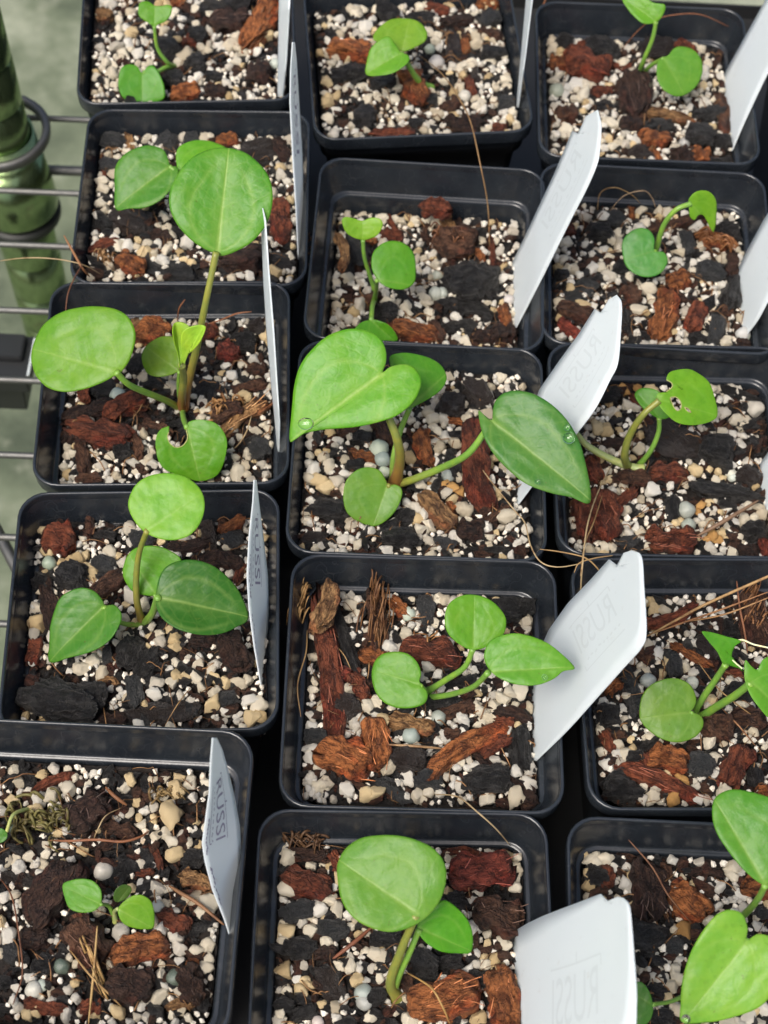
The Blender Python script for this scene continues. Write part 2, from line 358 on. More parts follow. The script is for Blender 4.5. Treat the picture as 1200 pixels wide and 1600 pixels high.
a = pt(-60, 600, -.155); b = pt(52, 566, -.155); e = pt(40, 527, -.155)
slab('rim', box_data(a[0], b[0], a[1], b[1] + .012, -.160, -.150), MBLK, bp)
slab('wall', box_data(a[0] + .002, b[0] - .004, a[1] + .003, b[1] + .008, -.182, -.1602, .86), MBLK, bp)
a = pt(-40, 566, -.149); b = pt(42, 527, -.149)
slab('lid', box_data(a[0], b[0], a[1] + .002, b[1], -.1498, -.1462), MBLK, bp)
a = pt(42, 588, -.148); b = pt(60, 530, -.148)
wl = empty('paper_label', a); tag(wl, 'small white paper label standing at the black nursery pot below the shelf', 'label')
slab('paper', box_data(a[0], b[0] - .001, a[1], b[1], -.1478, -.147), MG, wl, .0002)

# ------------------------------------------------------------------ the square pots
S = .09
POTS = {'M1': (.0119, .1143, 2.0, .016), 'M2': (.0152, .2040, 1.2, .016), 'M3': (.0111, .2932, .6, .012), 'M4': (.0120, .3823, -.9, .024), 'M5': (.0038, .4857, 7.1, .010),
        'L1': (*(pt(401, 1141, .010)[:2] - .045 * 1.06), 0, .008), 'L2': (-.0780, .2251, 4.2, .014), 'L3': (-.0812, .3168, 3.9, .016), 'L4': (-.0802, .4048, 2.9, .011), 'L5': (-.0925, .4978, 5.5, .009),
        'R1': (.1060, .1154, 0, .016), 'R2': (.1108, .2090, 2.9, .016), 'R3': (.1033, .2985, 1.9, .017), 'R4': (.0999, .3856, -.3, .017), 'R5': (.0992, .4785, .6, .016),
        'S5': (.1985, .4700, 3.0, .012)}
POTLABEL = {
 'L1': 'black square pot with the tiniest two-leafed seedling, bottom of the left column', 'L2': 'black square pot of the seedling whose lime round leaf stands highest',
 'L3': 'black square pot that the tallest long-stemmed seedling grows from', 'L4': 'black square pot directly behind the tallest long-stemmed seedling', 'L5': 'black square pot at the top of the left column, cut by the frame',
 'M1': 'black square pot in the bottom middle, with the raw red bark cube', 'M2': 'black square pot with a long mahogany bark strip along its left side', 'M3': 'black square pot under the largest heart-shaped leaf',
 'M4': 'deep-rimmed black square pot with the zigzag-stemmed seedling', 'M5': 'black square pot at the top of the middle column, full of pale pumice', 'R1': 'black square pot in the bottom right corner, behind the bright lime heart leaf',
 'R2': 'black square pot of the torn-leaf seedling, with straw fibres at its back', 'R3': 'black square pot of the seedling whose leaf has bitten holes', 'R4': 'black square pot of the seedling with a drooping arched leaf',
 'R5': 'black square pot at the top of the right column, wholly inside its rim', 'S5': 'black square pot barely showing at the right edge near the top corner'}
def loop_pts(inset, z, seg=6):
    h = S / 2 - inset; r = max(.0096 - inset * .5, .0035); out = []
    for cx, cy, a0 in ((1, 1, 0), (-1, 1, 90), (-1, -1, 180), (1, -1, 270)):
        for k in range(seg + 1):
            a = R(a0 + 90 * k / seg); out.append((cx * (h - r) + r * math.cos(a), cy * (h - r) + r * math.sin(a), z))
    return out
def loft(prof, name, cap=False):
    v = []; f = []; n = 28
    for i, (ins, z) in enumerate(prof): v += loop_pts(ins, z)
    for i in range(len(prof) - 1):
        for k in range(n): k2 = (k + 1) % n; f.append((i * n + k, i * n + k2, (i + 1) * n + k2, (i + 1) * n + k))
    if cap: f.append(tuple((len(prof) - 1) * n + k for k in range(n)))
    return mesh(name, v, f)
ME_RIM = loft([(.0019, -.0068), (.0006, -.0067), (.0003, -.0064), (.0002, -.0055), (.0001, -.0008), (.0002, -.0003), (.0004, 0), (.0007, .0001), (.0011, 0), (.0013, -.0004), (.0014, -.0009), (.0016, -.0030)], 'pot_rim')
ME_IN = loft([(.0016, -.0030), (.0040, -.0118), (.0045, -.0139), (.0046, -.0143), (.0049, -.0147), (.0053, -.0148), (.0059, -.0149), (.0063, -.0152), (.0065, -.0157), (.0067, -.0165), (.0070, -.0185), (.0090, -.030), (.0135, -.082)], 'pot_inner', True)
ME_OUT = loft([(.0019, -.0068), (.0028, -.0150), (.0050, -.0155), (.0062, -.030), (.0118, -.0840), (.0128, -.0868), (.016, -.0872)], 'pot_outer', True)
PSC = {'L1': 1.06}; PZ = {'L1': .010}
def inner_half(pot):
    k = PSC.get(pot, 1.); return k * (S / 2 - inner_at(POTS[pot][3] + PZ.get(pot, 0)))
def inner_at(d):
    return .0044 if d < .0145 else .0070 + (d - .018) * .16
POT = {}
for k, (x, y, a, d) in POTS.items():
    e = empty('square_pot', (x, y, PZ.get(k, 0))); e.rotation_euler.z = R(a); e.scale = (PSC.get(k, 1.),) * 2 + (1.11 if k in PZ else 1,); tag(e, POTLABEL[k], 'plant pot', 'square black seedling pots standing in three columns')
    for nm, me in (('rim', ME_RIM), ('inner_wall', ME_IN), ('outer_wall', ME_OUT)): obj(nm, me, MP, e)
    POT[k] = e

def keep_in(pot, p, ex, ey):              # move a point so that its half-extents along the pot's sides stay inside the walls
    x0, y0, a, d = POTS[pot]; c, s_ = math.cos(R(a)), math.sin(R(a)); h = inner_half(pot) - .0004
    lx, ly = (p[0] - x0) * c + (p[1] - y0) * s_, -(p[0] - x0) * s_ + (p[1] - y0) * c
    lx = max(-max(h - ex, 0), min(max(h - ex, 0), lx)); ly = max(-max(h - ey, 0), min(max(h - ey, 0), ly))
    return np.array([x0 + lx * c - ly * s_, y0 + lx * s_ + ly * c, p[2]])
# ------------------------------------------------------------------ lumps of bark, charcoal, pumice
def ico(sub_):
    bm = bmesh.new(); bmesh.ops.create_icosphere(bm, subdivisions=sub_, radius=1); bm.verts.ensure_lookup_table()
    v = np.array([q.co[:] for q in bm.verts]); f = [tuple(x.index for x in q.verts) for q in bm.faces]; bm.free(); return v, f
ICO = {s: ico(s) for s in (1, 2, 3, 4)}
def planes(v, rg, n, lo, hi, flat=None):
    v = v.copy()
    for _ in range(n):
        nn = nrm([rg.gauss(0, 1), rg.gauss(0, 1), rg.gauss(0, .8)]); d = rg.uniform(lo, hi)
        t = v @ nn - d; m = t > 0; v[m] -= np.outer(t[m], nn)
    return v
def nz(v, s, seed, amp):
    out = v.copy()
    for i, p in enumerate(v):
        out[i] = p * (1 + amp * noise.fractal(Vector(p * s) + Vector((seed * 3.1, seed * 1.7, seed)), 1.0, 2.0, 3))
    return out
def grain_mesh(seed, level, name):
    rg = random.Random(seed); v, f = ICO[level]
    v = nz(v, 1.3, seed, .30); v = planes(v, rg, rg.randint(7, 11), .50, .82); v = nz(v, 3.0, seed + 50, .13); v = nz(v, 8.0, seed + 90, .06)
    v *= np.array([rg.uniform(.85, 1.2), rg.uniform(.75, 1.0), rg.uniform(.7, .95)]); return v, f
GR_BIG = [mesh('pumice_lump', *grain_mesh(i, 3, '')) for i in range(14)]
for me in GR_BIG: me.materials.append(MU)
GR_DATA = [grain_mesh(100 + i, 1, '') for i in range(22)]
def pop_mesh(seed):                          # popped, knobbly perlite grain
    rg = random.Random(seed); j = Join()
    for _ in range(rg.randint(4, 7)):
        v, f = grain_mesh(rg.randint(0, 9999), 2, ''); c = np.array([rg.uniform(-.6, .6), rg.uniform(-.5, .5), rg.uniform(-.3, .4)]); j.add(list(v * rg.uniform(.35, .6) + c), f)
    return j.mesh('perlite_lump')
GR_POP = [pop_mesh(i) for i in range(8)]
for me in GR_POP: me.materials.append(MU)
PEL = []
for i in range(4):
    v, f = ICO[3]; v = nz(v, 1.2, i + 300, .12); PEL.append(mesh('pellet', v, f)); PEL[-1].materials.append(ME)

def bark_mesh(rg, L, W, H):
    nu, nv = 46, 40; v = []; f = []; sd = rg.uniform(0, 900); pw = rg.uniform(.30, .5); endk = rg.uniform(.10, .26)
    bend = rg.uniform(-.12, .12); tw = rg.uniform(-.25, .25)
    for i in range(nu + 1):
        t = -1 + 2 * i / nu; ph = math.asin(max(-1, min(1, t)))
        x = t
        c = max(0.0, 1 - abs(t) ** 9) ** .55
        for k in range(nv):
            a = 2 * math.pi * k / nv; ca, sa = math.cos(a), math.sin(a)
            y = math.copysign(abs(ca) ** pw, ca); zz = math.copysign(abs(sa) ** pw, sa)
            q = Vector((x * L * 90 + sd, y * 2.1, zz * 2.1))
            rid = noise.fractal(Vector((x * L * 45 + sd, y * 2.6 + sd, zz * 2.6)), 1.0, 2.0, 3) * .17
            big = noise.noise(Vector((x * 2.2 + sd, y * 1.2, zz * 1.2))) * .50
            fine = noise.fractal(Vector((x * L * 130 + sd, y * 7, zz * 7 + sd)), 1.0, 2.1, 3) * .085
            s = c * (1 + rid + big + fine)
            ex = x * (1 + endk * noise.fractal(Vector((y * 2.6 + sd, zz * 2.6, x * .5)), 1.0, 2.2, 3) * abs(x) ** 2 * 2.0)
            yy, z2 = y * s, zz * s; aa = tw * x; yy, z2 = yy * math.cos(aa) - z2 * math.sin(aa), yy * math.sin(aa) + z2 * math.cos(aa)
            v.append((ex * L / 2, yy * W / 2 * .92 + bend * L * (x * x - .4), z2 * H / 2 * .92))
    for i in range(nu):
        for k in range(nv): k2 = (k + 1) % nv; f.append((i * nv + k, (i + 1) * nv + k, (i + 1) * nv + k2, i * nv + k2))
    f.append(tuple(range(nv))); f.append(tuple(nu * nv + k for k in range(nv))[::-1])
    return mesh('bark_chunk', v, f)
def char_mesh(rg, L, W, H, flat=False):
    v, f = ICO[4]; v = v.copy()
    v = np.sign(v) * np.abs(v) ** (.70 if not flat else .45); v /= np.max(np.abs(v))
    v = planes(v, rg, rg.randint(8, 12), .70, 1.0)
    v = nz(v, 1.3, rg.uniform(0, 900), .22); v = nz(v, 4.5, rg.uniform(0, 900), .16); v = nz(v, 11.0, rg.uniform(0, 900), .09)
    v *= np.array([L / 2 * 1.08, W / 2 * 1.08, H / 2]); return mesh('charcoal_lump', v, f)
BARK = {'r': (.22, .058, .024), 'o': (.41, .140, .040), 'b': (.115, .052, .027), 't': (.38, .21, .085), 'm': (.25, .048, .026), 'd': (.050, .023, .014)}
CHAR = {'k': (.016, .0145, .0135), 'g': (.040, .041, .041), 'b': (.032, .023, .019)}

POTREF = {'L1': 'in the pot with the tiniest seedling', 'L2': 'in the pot with the lime round leaf', 'L3': 'in the pot of the tallest seedling', 'L4': 'in the pot behind the tallest seedling',
 'L5': 'in the top left pot', 'M1': 'in the bottom middle pot', 'M2': 'in the pot of the sprawling seedling', 'M3': 'in the pot under the largest heart leaf', 'M4': 'in the pot of the zigzag-stemmed seedling',
 'M5': 'in the top middle pot', 'R1': 'in the bottom right pot', 'R2': 'in the pot of the torn-leaf seedling', 'R3': 'in the pot of the hole-bitten leaf', 'R4': 'in the pot of the drooping leaf', 'R5': 'in the top right pot', 'S5': 'in the pot cut by the right edge'}
CROP = {'L1': (0, 1170, 3), 'L2': (0, 760, 2.667), 'L3': (60, 440, 3), 'L4': (100, 170, 3.077), 'L5': (110, 0, 3.158), 'M1': (390, 1260, 2.553), 'M2': (430, 860, 2.609), 'M3': (440, 530, 2.791),
        'M4': (480, 240, 3.158), 'M5': (480, 0, 3.243), 'R1': (860, 1270, 3.529), 'R2': (880, 870, 3.75), 'R3': (840, 530, 3.333), 'R4': (840, 260, 3.333), 'R5': (830, 0, 3.243)}
def to_px(pot, x, y):
    ox, oy, s = CROP[pot]; return ox + x / s, oy + y / s
FOOT = {k: [] for k in POTS}                # footprints (world x, y, radius) already taken
def frame_at(pot, x, y, ang, z):
    px, py = to_px(pot, x, y); s = CROP[pot][2]; c, sn = math.cos(R(ang)), math.sin(R(ang))
    p = pt(px, py, z); u = (pt(px + c * 4, py + sn * 4, z) - p) / (4 * s); w_ = (pt(px - sn * 4, py + c * 4, z) - p) / (4 * s)
    return p, u, w_
KIND = {'bark': ('bark_chunk', 'bark chunk', 'chunks of bark in the potting mixes'), 'char': ('charcoal_lump', 'charcoal', 'lumps of charcoal in the potting mixes'), 'plate': ('charcoal_plate', 'charcoal', 'flat charcoal plates in the potting mixes')}
DZ = {'straw-coloured fibre block in the back left corner': .008, 'reddish bark bit stuck on the back wall': .009, 'orange bark bit in the back right corner': .003, 'raw red bark cube at the back right': .002, 'papery tan bark curl on the left rim': .012}
def chunk(pot, kind, tone, x, y, ln, wd, ang, label):
    rg = random.Random(int(x * 131 + y * 17 + ord(pot[0]) * 7 + int(pot[1]) * 977))
    d = POTS[pot][3]; zs = -d
    p, u, w_ = frame_at(pot, x, y, ang, zs)
    L = np.linalg.norm(u) * ln; W = np.linalg.norm(w_) * wd * .86
    if kind == 'plate': H = min(max(.0032, .30 * min(L, W)), .006)
    elif kind == 'char': H = min(.75 * min(L, W) + .001, .013)
    else: H = min(.68 * min(L, W) + .0015, .013)
    zc = zs + H * .30 + DZ.get(label, 0)
    p, u, w_ = frame_at(pot, x, y, ang, zc)
    un = nrm(u); un[2] = 0; t = math.atan2(un[1], un[0]) - R(POTS[pot][2]); c_, s_ = abs(math.cos(t)), abs(math.sin(t)); p = keep_in(pot, p, (c_ * L + s_ * W) * .5, (s_ * L + c_ * W) * .5); yw = np.cross([0, 0, 1], un)
    if kind == 'bark': me = bark_mesh(rg, L, W, H); mat = MB; c = BARK[tone]
    else: me = char_mesh(rg, L, W, H, kind == 'plate'); mat = MC; c = CHAR[tone]
    k = rg.uniform(.8, 1.25); c = tuple(q * k for q in c)
    o = obj(KIND[kind][0], me, mat, None, c)
    m = Matrix(((un[0], yw[0], 0, p[0]), (un[1], yw[1], 0, p[1]), (0, 0, 1, p[2]), (0, 0, 0, 1))) @ Matrix.Rotation(rg.uniform(-.22, .22), 4, 'X') @ Matrix.Rotation(rg.uniform(-.14, .14), 4, 'Y')
    o.matrix_world = m
    full = label + ' ' + POTREF[pot]
    tag(o, full, KIND[kind][1], KIND[kind][2])
    if kind == 'bark' and L * W > 1.3e-4 and rg.random() < .55:
        j = Join(); q = rg.randint(5, 11)
        for _ in range(q):
            a = rg.uniform(-.5, .42) * L; yy = rg.uniform(-.46, .46) * W; ln_ = rg.uniform(.12, .34) * L; dy = rg.uniform(-.12, .12) * W; hz = H * (.5 - .42 * abs(yy / W) ** 2 * 2)
            j.add(*tube_data(smooth_line([(a, yy, hz), (a + ln_ * .5, yy + dy, hz + rg.uniform(-.0003, .0008)), (a + ln_, yy + dy * 2.2, hz + rg.uniform(-.001, .0016))], 7), rg.uniform(.00007, .00018), 4))
        fo = obj('loose_fibres', j.mesh('loose_fibres'), MF, o, tuple(min(1, q_ * 1.9 + .05) for q_ in c)); fo['kind'] = 'stuff'
    n = max(1, int(round(L / max(W, 1e-4))))
    for i in range(n):
        t = ((i + .5) / n - .5) * L; FOOT[pot].append((p[0] + un[0] * t, p[1] + un[1] * t, min(L / n, W) * .40))
    return o

CHUNKS = {
'L1': [
('bark','d',245,675,310,190,-52,'large dark bark slab left of the seedling'),
('bark','b',400,900,230,190,55,'dark bark wedge with frayed straw fibres'),
('bark','o',655,945,270,150,-8,'rust-brown loaf of bark right under the bright leaf'),
('bark','d',610,1110,220,190,10,'crumbly dark bark lump under the rust-brown loaf'),
('bark','r',820,810,150,100,30,'reddish bark bit right of the bright leaf'),
('bark','r',210,1210,190,80,10,'rusty bark piece at the front left'),
('bark','r',425,1220,110,90,0,'small rusty bark piece by the straw stick'),
('bark','t',845,1200,130,60,-10,'small tan bark flake near the front'),
('bark','o',908,1050,120,70,80,'small orange bark crumb beside the dark green pellet'),
('bark','d',420,300,200,190,-45,'dark crumbly bark heap behind the crossing twig'),
('bark','r',240,165,210,55,-25,'reddish bark strip at the back left'),
('bark','t',920,620,150,90,15,'tan-brown bark lump touching the white label'),
('bark','b',560,385,150,75,8,'dark brown bark bit under the twig'),
('char','k',905,515,90,90,0,'small black charcoal lump near the label'),
('plate','k',570,570,160,110,-60,'flat charcoal plate right of the oval pellet'),
('plate','b',90,610,200,85,10,'dark charcoal plate at the left edge'),
('char','g',60,960,110,100,30,'greyish charcoal lump at the far left'),
('char','k',210,1010,120,110,0,'black charcoal lump by the dark green pellet'),
('bark','d',160,890,130,110,0,'dark crumbly bark lump under the big slab'),
('bark','r',680,580,90,35,-8,'thin reddish bark sliver behind the seedling'),
('bark','r',735,510,130,40,70,'curled rusty bark strip amid the pumice'),
('bark','d',1040,1110,180,150,70,'dark bark mass in the front right corner')],
'L2': [
('char','k',195,900,280,200,12,'large wet charcoal slab in the front corner'),
('char','k',390,880,125,130,0,'round charcoal lump right of the large slab'),
('plate','b',665,945,300,115,-3,'flat black charcoal brick along the front rim'),
('char','k',545,700,140,130,-60,'blocky black charcoal under the stem base'),
('char','k',620,740,170,80,-55,'slanting black charcoal bar right of the stem'),
('char','k',300,380,140,130,20,'black charcoal wedge beside the grey pellet'),
('bark','d',205,490,210,80,82,'upright blackish bark strip near the left wall'),
('bark','b',445,420,170,85,-38,'brown bark plank behind the left leaf'),
('bark','r',245,225,130,130,10,'triangular maroon bark piece at the back left'),
('bark','o',970,115,110,48,-28,'orange bark bit in the back right corner'),
('char','g',970,220,85,80,0,'grey charcoal lump below the orange bark bit'),
('char','g',585,225,110,80,0,'grey charcoal lump behind the tall stalk'),
('char','g',430,330,95,80,10,'grey charcoal lump amid white grains'),
('plate','b',870,175,150,80,75,'dark charcoal plate under the lime leaf'),
('bark','d',930,315,160,80,5,'dark crumbly bark lump behind the dark leaf'),
('bark','d',980,690,150,140,70,'dark brown bark lump beside the label'),
('char','g',565,855,130,80,75,'grey charcoal lump behind the flat brick'),
('char','g',450,710,75,60,80,'small grey charcoal cube under the pointed leaf'),
('plate','k',440,205,110,45,15,'small charcoal plate at the back'),
('bark','d',795,250,170,60,-10,'flaky dark bark behind the dark leaf'),
('char','g',950,885,80,75,0,'grey charcoal lump near the front right'),
('bark','t',450,812,90,35,5,'amber bark flake above the white cluster'),
('bark','r',1000,370,110,40,-65,'reddish bark sliver left of the label'),
('char','k',155,400,90,80,0,'small black charcoal lump by the left wall'),
('bark','d',470,975,120,60,-10,'dark bark bit at the front middle'),
('bark','d',850,640,110,60,0,'dark bark crumb under the dark leaf'),
('bark','r',100,690,60,120,5,'reddish bark shreds at the left wall')],
'L3': [
('bark','r',285,715,310,120,14,'rust-red fibrous bark loaf at the left'),
('bark','r',400,590,195,95,-28,'orange-brown split bark curl above the loaf'),
('bark','d',215,610,220,75,-18,'dark reddish bark strip behind the loaf'),
('bark','o',540,235,150,130,20,'orange bark lump behind the small leaf'),
('bark','t',455,180,110,80,-55,'grey-brown bark bit touching the grey pellet'),
('bark','m',890,330,95,90,30,'red bark chip right of the tall stem'),
('bark','b',1020,415,100,60,5,'dark brown bark bit by the label'),
('char','k',975,290,110,90,0,'charcoal lump right of the red chip'),
('char','b',1020,215,90,90,0,'brownish charcoal lump near the back right'),
('bark','t',1000,640,270,75,-32,'straw-brown fibrous bark splinter leaning on the label'),
('bark','b',885,620,150,110,-20,'brown bark piece right of the stem base'),
('char','g',1055,790,110,100,0,'grey charcoal lump in the front right corner'),
('char','k',455,390,90,100,0,'charcoal lump right of the big left leaf'),
('plate','k',310,500,150,110,10,'charcoal plate under the big left leaf'),
('bark','b',210,830,160,75,80,'upright brown bark strip at the front left'),
('bark','b',460,780,120,75,80,'brown bark chip left of the chewed leaf'),
('char','k',395,790,100,90,0,'charcoal lump beside the rust-red loaf'),
('bark','b',235,930,130,55,0,'brown bark bit along the front rim'),
('plate','k',800,500,150,110,0,'charcoal plate behind the stem base'),
('bark','b',985,500,180,55,-12,'narrow brown bark piece left of the label'),
('bark','r',215,535,70,60,80,'small rusty bark cube under the left leaf'),
('bark','r',800,240,80,70,0,'reddish bark bit behind the tall stem'),
('char','k',540,480,110,70,0,'charcoal lump between the stalks'),
('bark','b',560,690,150,45,20,'thin brown bark shred left of the chewed leaf'),
('bark','d',120,730,90,80,0,'dark bark crumb at the left wall')],
'L4': [
('plate','b',945,140,220,150,-20,'large flat black plate in the back right corner'),
('plate','b',335,550,220,130,12,'large flat black plate below the pointed leaf'),
('bark','o',320,750,130,100,35,'rust bark lump near the front rim'),
('bark','r',180,660,140,48,-15,'reddish bark strip at the left wall'),
('bark','o',790,128,110,65,-5,'orange bark chip behind the oval leaf'),
('bark','r',1040,540,210,115,85,'dark red bark slab right of the oval leaf'),
('char','g',235,160,100,80,0,'grey charcoal lump in the back left corner'),
('char','g',228,275,100,80,0,'grey charcoal lump left of the pointed leaf'),
('char','g',500,155,110,90,0,'grey charcoal lump behind the pointed leaf'),
('char','g',615,145,90,60,0,'grey charcoal chip behind the half hidden leaf'),
('plate','k',535,780,180,100,8,'black plate left of the long stalk'),
('plate','k',425,765,100,80,30,'small black plate beside the rust lump'),
('bark','d',850,725,220,120,3,'dark crumbly bark mass right of the long stalk'),
('bark','t',320,120,80,50,80,'tan bark stub standing at the back'),
('char','k',190,555,75,70,0,'small black lump at the left'),
('bark','d',1045,200,120,70,60,'dark bark bit left of the label'),
('plate','k',1035,740,120,80,0,'black plate in the front right corner'),
('bark','d',470,612,95,50,15,'dark bark crumb under the oval leaf'),
('bark','r',162,280,110,30,85,'thin reddish bark sliver by the left wall')],
'L5': [
('bark','o',955,120,260,130,-62,'big brown fibrous bark slab by the label'),
('bark','d',785,118,170,105,0,'dark bark lump at the middle right'),
('bark','o',570,462,140,75,-5,'orange bark wedge at the front rim'),
('bark','r',585,210,75,52,0,'small red bark chip in the middle'),
('char','k',620,312,110,105,0,'round charcoal lump right of the stem base'),
('char','k',705,380,95,50,0,'small charcoal lump near the front'),
('bark','t',170,80,72,58,10,'tan bark nugget at the left'),
('char','k',470,245,120,100,30,'charcoal lump beside the thin stalk'),
('char','k',625,175,90,78,0,'charcoal lump behind the red chip'),
('char','k',830,15,130,100,0,'charcoal lump cut by the top edge'),
('bark','d',930,370,120,105,0,'dark bark mass near the label foot'),
('char','k',510,390,95,75,0,'charcoal lump right of the lower leaf'),
('bark','d',720,460,120,62,0,'dark bark bit along the front rim'),
('bark','o',530,10,75,40,0,'orange bark chip at the top edge'),
('plate','k',700,35,130,100,0,'charcoal plate at the top edge')],
'M1': [
('bark','m',925,255,240,160,-8,'raw red bark cube at the back right'),
('bark','b',985,440,180,155,22,'dark striped bark cube below the red one'),
('bark','o',775,775,285,190,-8,'orange-brown bark block by the stem'),
('bark','o',1015,775,235,165,78,'rust bark block leaning on the white label'),
('bark','r',200,310,195,115,18,'rusty bark lump left of the big leaf'),
('char','g',145,420,135,100,-5,'grey charcoal lump at the left'),
('char','g',335,495,125,90,0,'wet grey charcoal lump under the big leaf'),
('plate','b',325,710,145,125,60,'flat slate-like charcoal plate at the front left'),
('char','k',700,635,150,125,40,'black charcoal lump right of the stem'),
('char','k',500,760,85,80,0,'small black lump left of the stem foot'),
('bark','d',230,190,160,55,8,'dark mossy bark strip at the back left'),
('char','k',825,378,85,80,0,'charcoal lump under the red cube'),
('char','k',110,792,80,70,0,'round charcoal lump in the front left corner'),
('char','k',200,565,130,100,0,'black charcoal lump at the middle left'),
('char','k',810,620,100,90,0,'charcoal lump behind the orange block'),
('plate','k',485,100,60,38,0,'black charcoal chip on the back ledge'),
('bark','d',300,585,95,60,0,'dark bark crumb left of the twig'),
('bark','r',850,162,150,38,3,'thin reddish bark strip along the back wall'),
('char','k',545,530,115,80,0,'charcoal lump behind the two stalks'),
('bark','b',630,712,100,62,75,'brown bark bit at the stem foot'),
('char','k',220,825,105,80,-15,'charcoal lump at the front edge'),
('bark','r',340,220,80,55,70,'rusty bark bit touching the big leaf'),
('char','k',905,690,90,75,0,'charcoal chip between the two rust blocks')],
'M2': [
('bark','r',162,520,560,105,84,'long mahogany bark strip down the left side'),
('bark','o',280,850,210,165,18,'orange bark block at the foot of the strip'),
('bark','o',410,795,200,130,82,'dark orange bark block beside its twin'),
('bark','t',108,222,180,95,-72,'straw-coloured fibre block in the back left corner'),
('char','k',280,258,340,68,73,'long thin black charcoal sliver'),
('bark','o',775,815,385,95,-32,'long orange bark plank in front'),
('bark','r',895,800,140,70,-30,'red bark piece behind the orange plank'),
('char','k',1000,805,200,105,80,'tall black charcoal block beside the label'),
('bark','t',555,715,200,75,12,'grey-brown bark piece behind the round pellet'),
('bark','r',625,425,235,125,6,'reddish bark piece under the round leaves'),
('bark','m',265,502,90,78,10,'small bright red bark nugget'),
('char','k',870,935,200,125,-5,'wide charcoal lump near the front right'),
('bark','b',415,270,260,90,86,'dark fibrous bark standing at the back'),
('bark','o',510,172,110,60,45,'orange-brown bark bit at the back'),
('char','g',610,220,120,85,85,'grey charcoal block behind the upper leaf'),
('bark','o',400,435,110,75,15,'orange bark chip left of the left leaf'),
('char','b',530,855,150,125,20,'brown-black lump right of the orange blocks'),
('bark','d',1080,1025,100,75,0,'dark bark bit in the front right corner'),
('char','g',620,940,120,105,0,'grey charcoal lump at the front'),
('plate','g',475,985,145,75,40,'grey charcoal splinter at the front rim'),
('bark','d',915,905,290,45,36,'narrow dark bark splinter at the front right'),
('bark','b',745,650,150,60,-20,'brown bark strip right of the stems'),
('char','k',650,620,200,65,-6,'black charcoal bar under the stalks'),
('char','b',300,640,120,100,30,'dark lump left of the left leaf'),
('char','g',100,755,90,78,0,'grey charcoal lump at the left wall'),
('bark','d',970,672,155,55,14,'dark bark strip left of the label'),
('bark','r',340,555,130,75,62,'reddish bark bit touching the left leaf'),
('char','k',970,225,165,110,0,'black charcoal cluster at the back right'),
('bark','r',935,700,85,48,5,'small rust bark bit near the label'),
('char','k',760,540,130,48,-5,'black charcoal bit between the stalks'),
('bark','b',720,748,75,48,0,'brown bark crumb behind the plank')],
'M3': [
('bark','r',858,560,375,140,80,'long smooth chestnut bark slab'),
('bark','o',622,472,160,85,80,'upright orange-brown bark block'),
('bark','t',675,755,205,100,46,'grey-brown fibrous plank in front'),
('char','b',735,285,120,115,0,'brownish charcoal lump at the back'),
('char','k',205,745,180,105,10,'wide black charcoal lump at the left'),
('char','k',530,870,165,95,5,'black charcoal lump at the front rim'),
('bark','d',825,838,120,100,0,'dark crumbly bark lump at the front right'),
('bark','o',352,512,115,48,18,'orange-brown bark sliver behind the small leaf'),
('char','k',345,430,95,70,0,'charcoal lump under the large leaf'),
('char','b',850,235,120,110,60,'brownish charcoal lump behind the dark leaf'),
('plate','b',140,868,115,68,0,'brown flat plate in the front left corner'),
('bark','b',440,420,105,78,80,'dark brown bark bit behind the main stem'),
('char','g',710,890,105,58,5,'grey charcoal chip at the front'),
('char','k',915,918,220,38,-4,'thin black charcoal stick along the front rim'),
('bark','b',940,765,135,50,-38,'brown bark splinter near the label foot'),
('bark','b',290,402,100,55,-10,'brown bark bit under the large leaf edge'),
('char','k',540,775,90,80,0,'charcoal lump right of the small leaf'),
('char','k',745,545,115,75,85,'charcoal lump left of the chestnut slab'),
('char','k',320,548,75,60,0,'small charcoal lump near the small leaf'),
('bark','o',740,732,50,38,60,'tiny orange bark bit beside the plank'),
('bark','o',140,755,50,34,80,'tiny orange bark bit at the left'),
('bark','o',755,360,80,28,8,'thin orange bark bit at the back'),
('char','k',430,330,90,80,0,'charcoal lump hidden behind the large leaf')],
'M4': [
('char','k',810,645,265,190,-5,'big angular charcoal slab'),
('char','k',780,758,250,72,8,'thin charcoal layer under the big slab'),
('plate','k',765,852,185,85,-10,'flat charcoal chip at the front'),
('bark','o',530,890,245,95,12,'bright orange bark at the front rim'),
('bark','b',725,445,200,140,5,'shaggy brown coir lump in the middle'),
('bark','t',702,325,110,75,65,'amber bark chip behind the coir lump'),
('bark','d',775,318,210,42,30,'dark bark strip at the back'),
('bark','r',640,212,130,75,8,'reddish bark bit stuck on the back wall'),
('bark','r',908,485,260,38,86,'mahogany stick below the long dry blade'),
('char','g',240,485,155,105,75,'wet grey charcoal lump left of the stalk'),
('char','k',180,572,95,68,0,'black charcoal lump at the left'),
('char','k',380,785,115,105,0,'charcoal lump right of the lower stalk'),
('bark','r',415,410,115,60,5,'reddish bark bit behind the middle leaf'),
('char','k',505,735,230,34,45,'black stick below the middle leaf'),
('bark','o',310,425,75,42,10,'orange bark bit under the top leaf'),
('bark','o',975,808,110,68,75,'orange bark bit at the label foot'),
('bark','d',970,895,115,100,0,'dark bark lump in the front right corner'),
('bark','o',848,500,80,42,55,'small orange bark strip by the coir lump'),
('bark','b',590,385,140,28,-75,'thin brown bark strip at the back middle'),
('bark','t',60,480,185,52,84,'papery tan bark curl on the left rim'),
('bark','d',870,910,120,70,0,'dark bark bit at the front edge'),
('bark','b',640,880,115,58,65,'brown bark bit beside the orange one'),
('bark','r',430,310,140,36,62,'rusty bark splinter behind the leaves'),
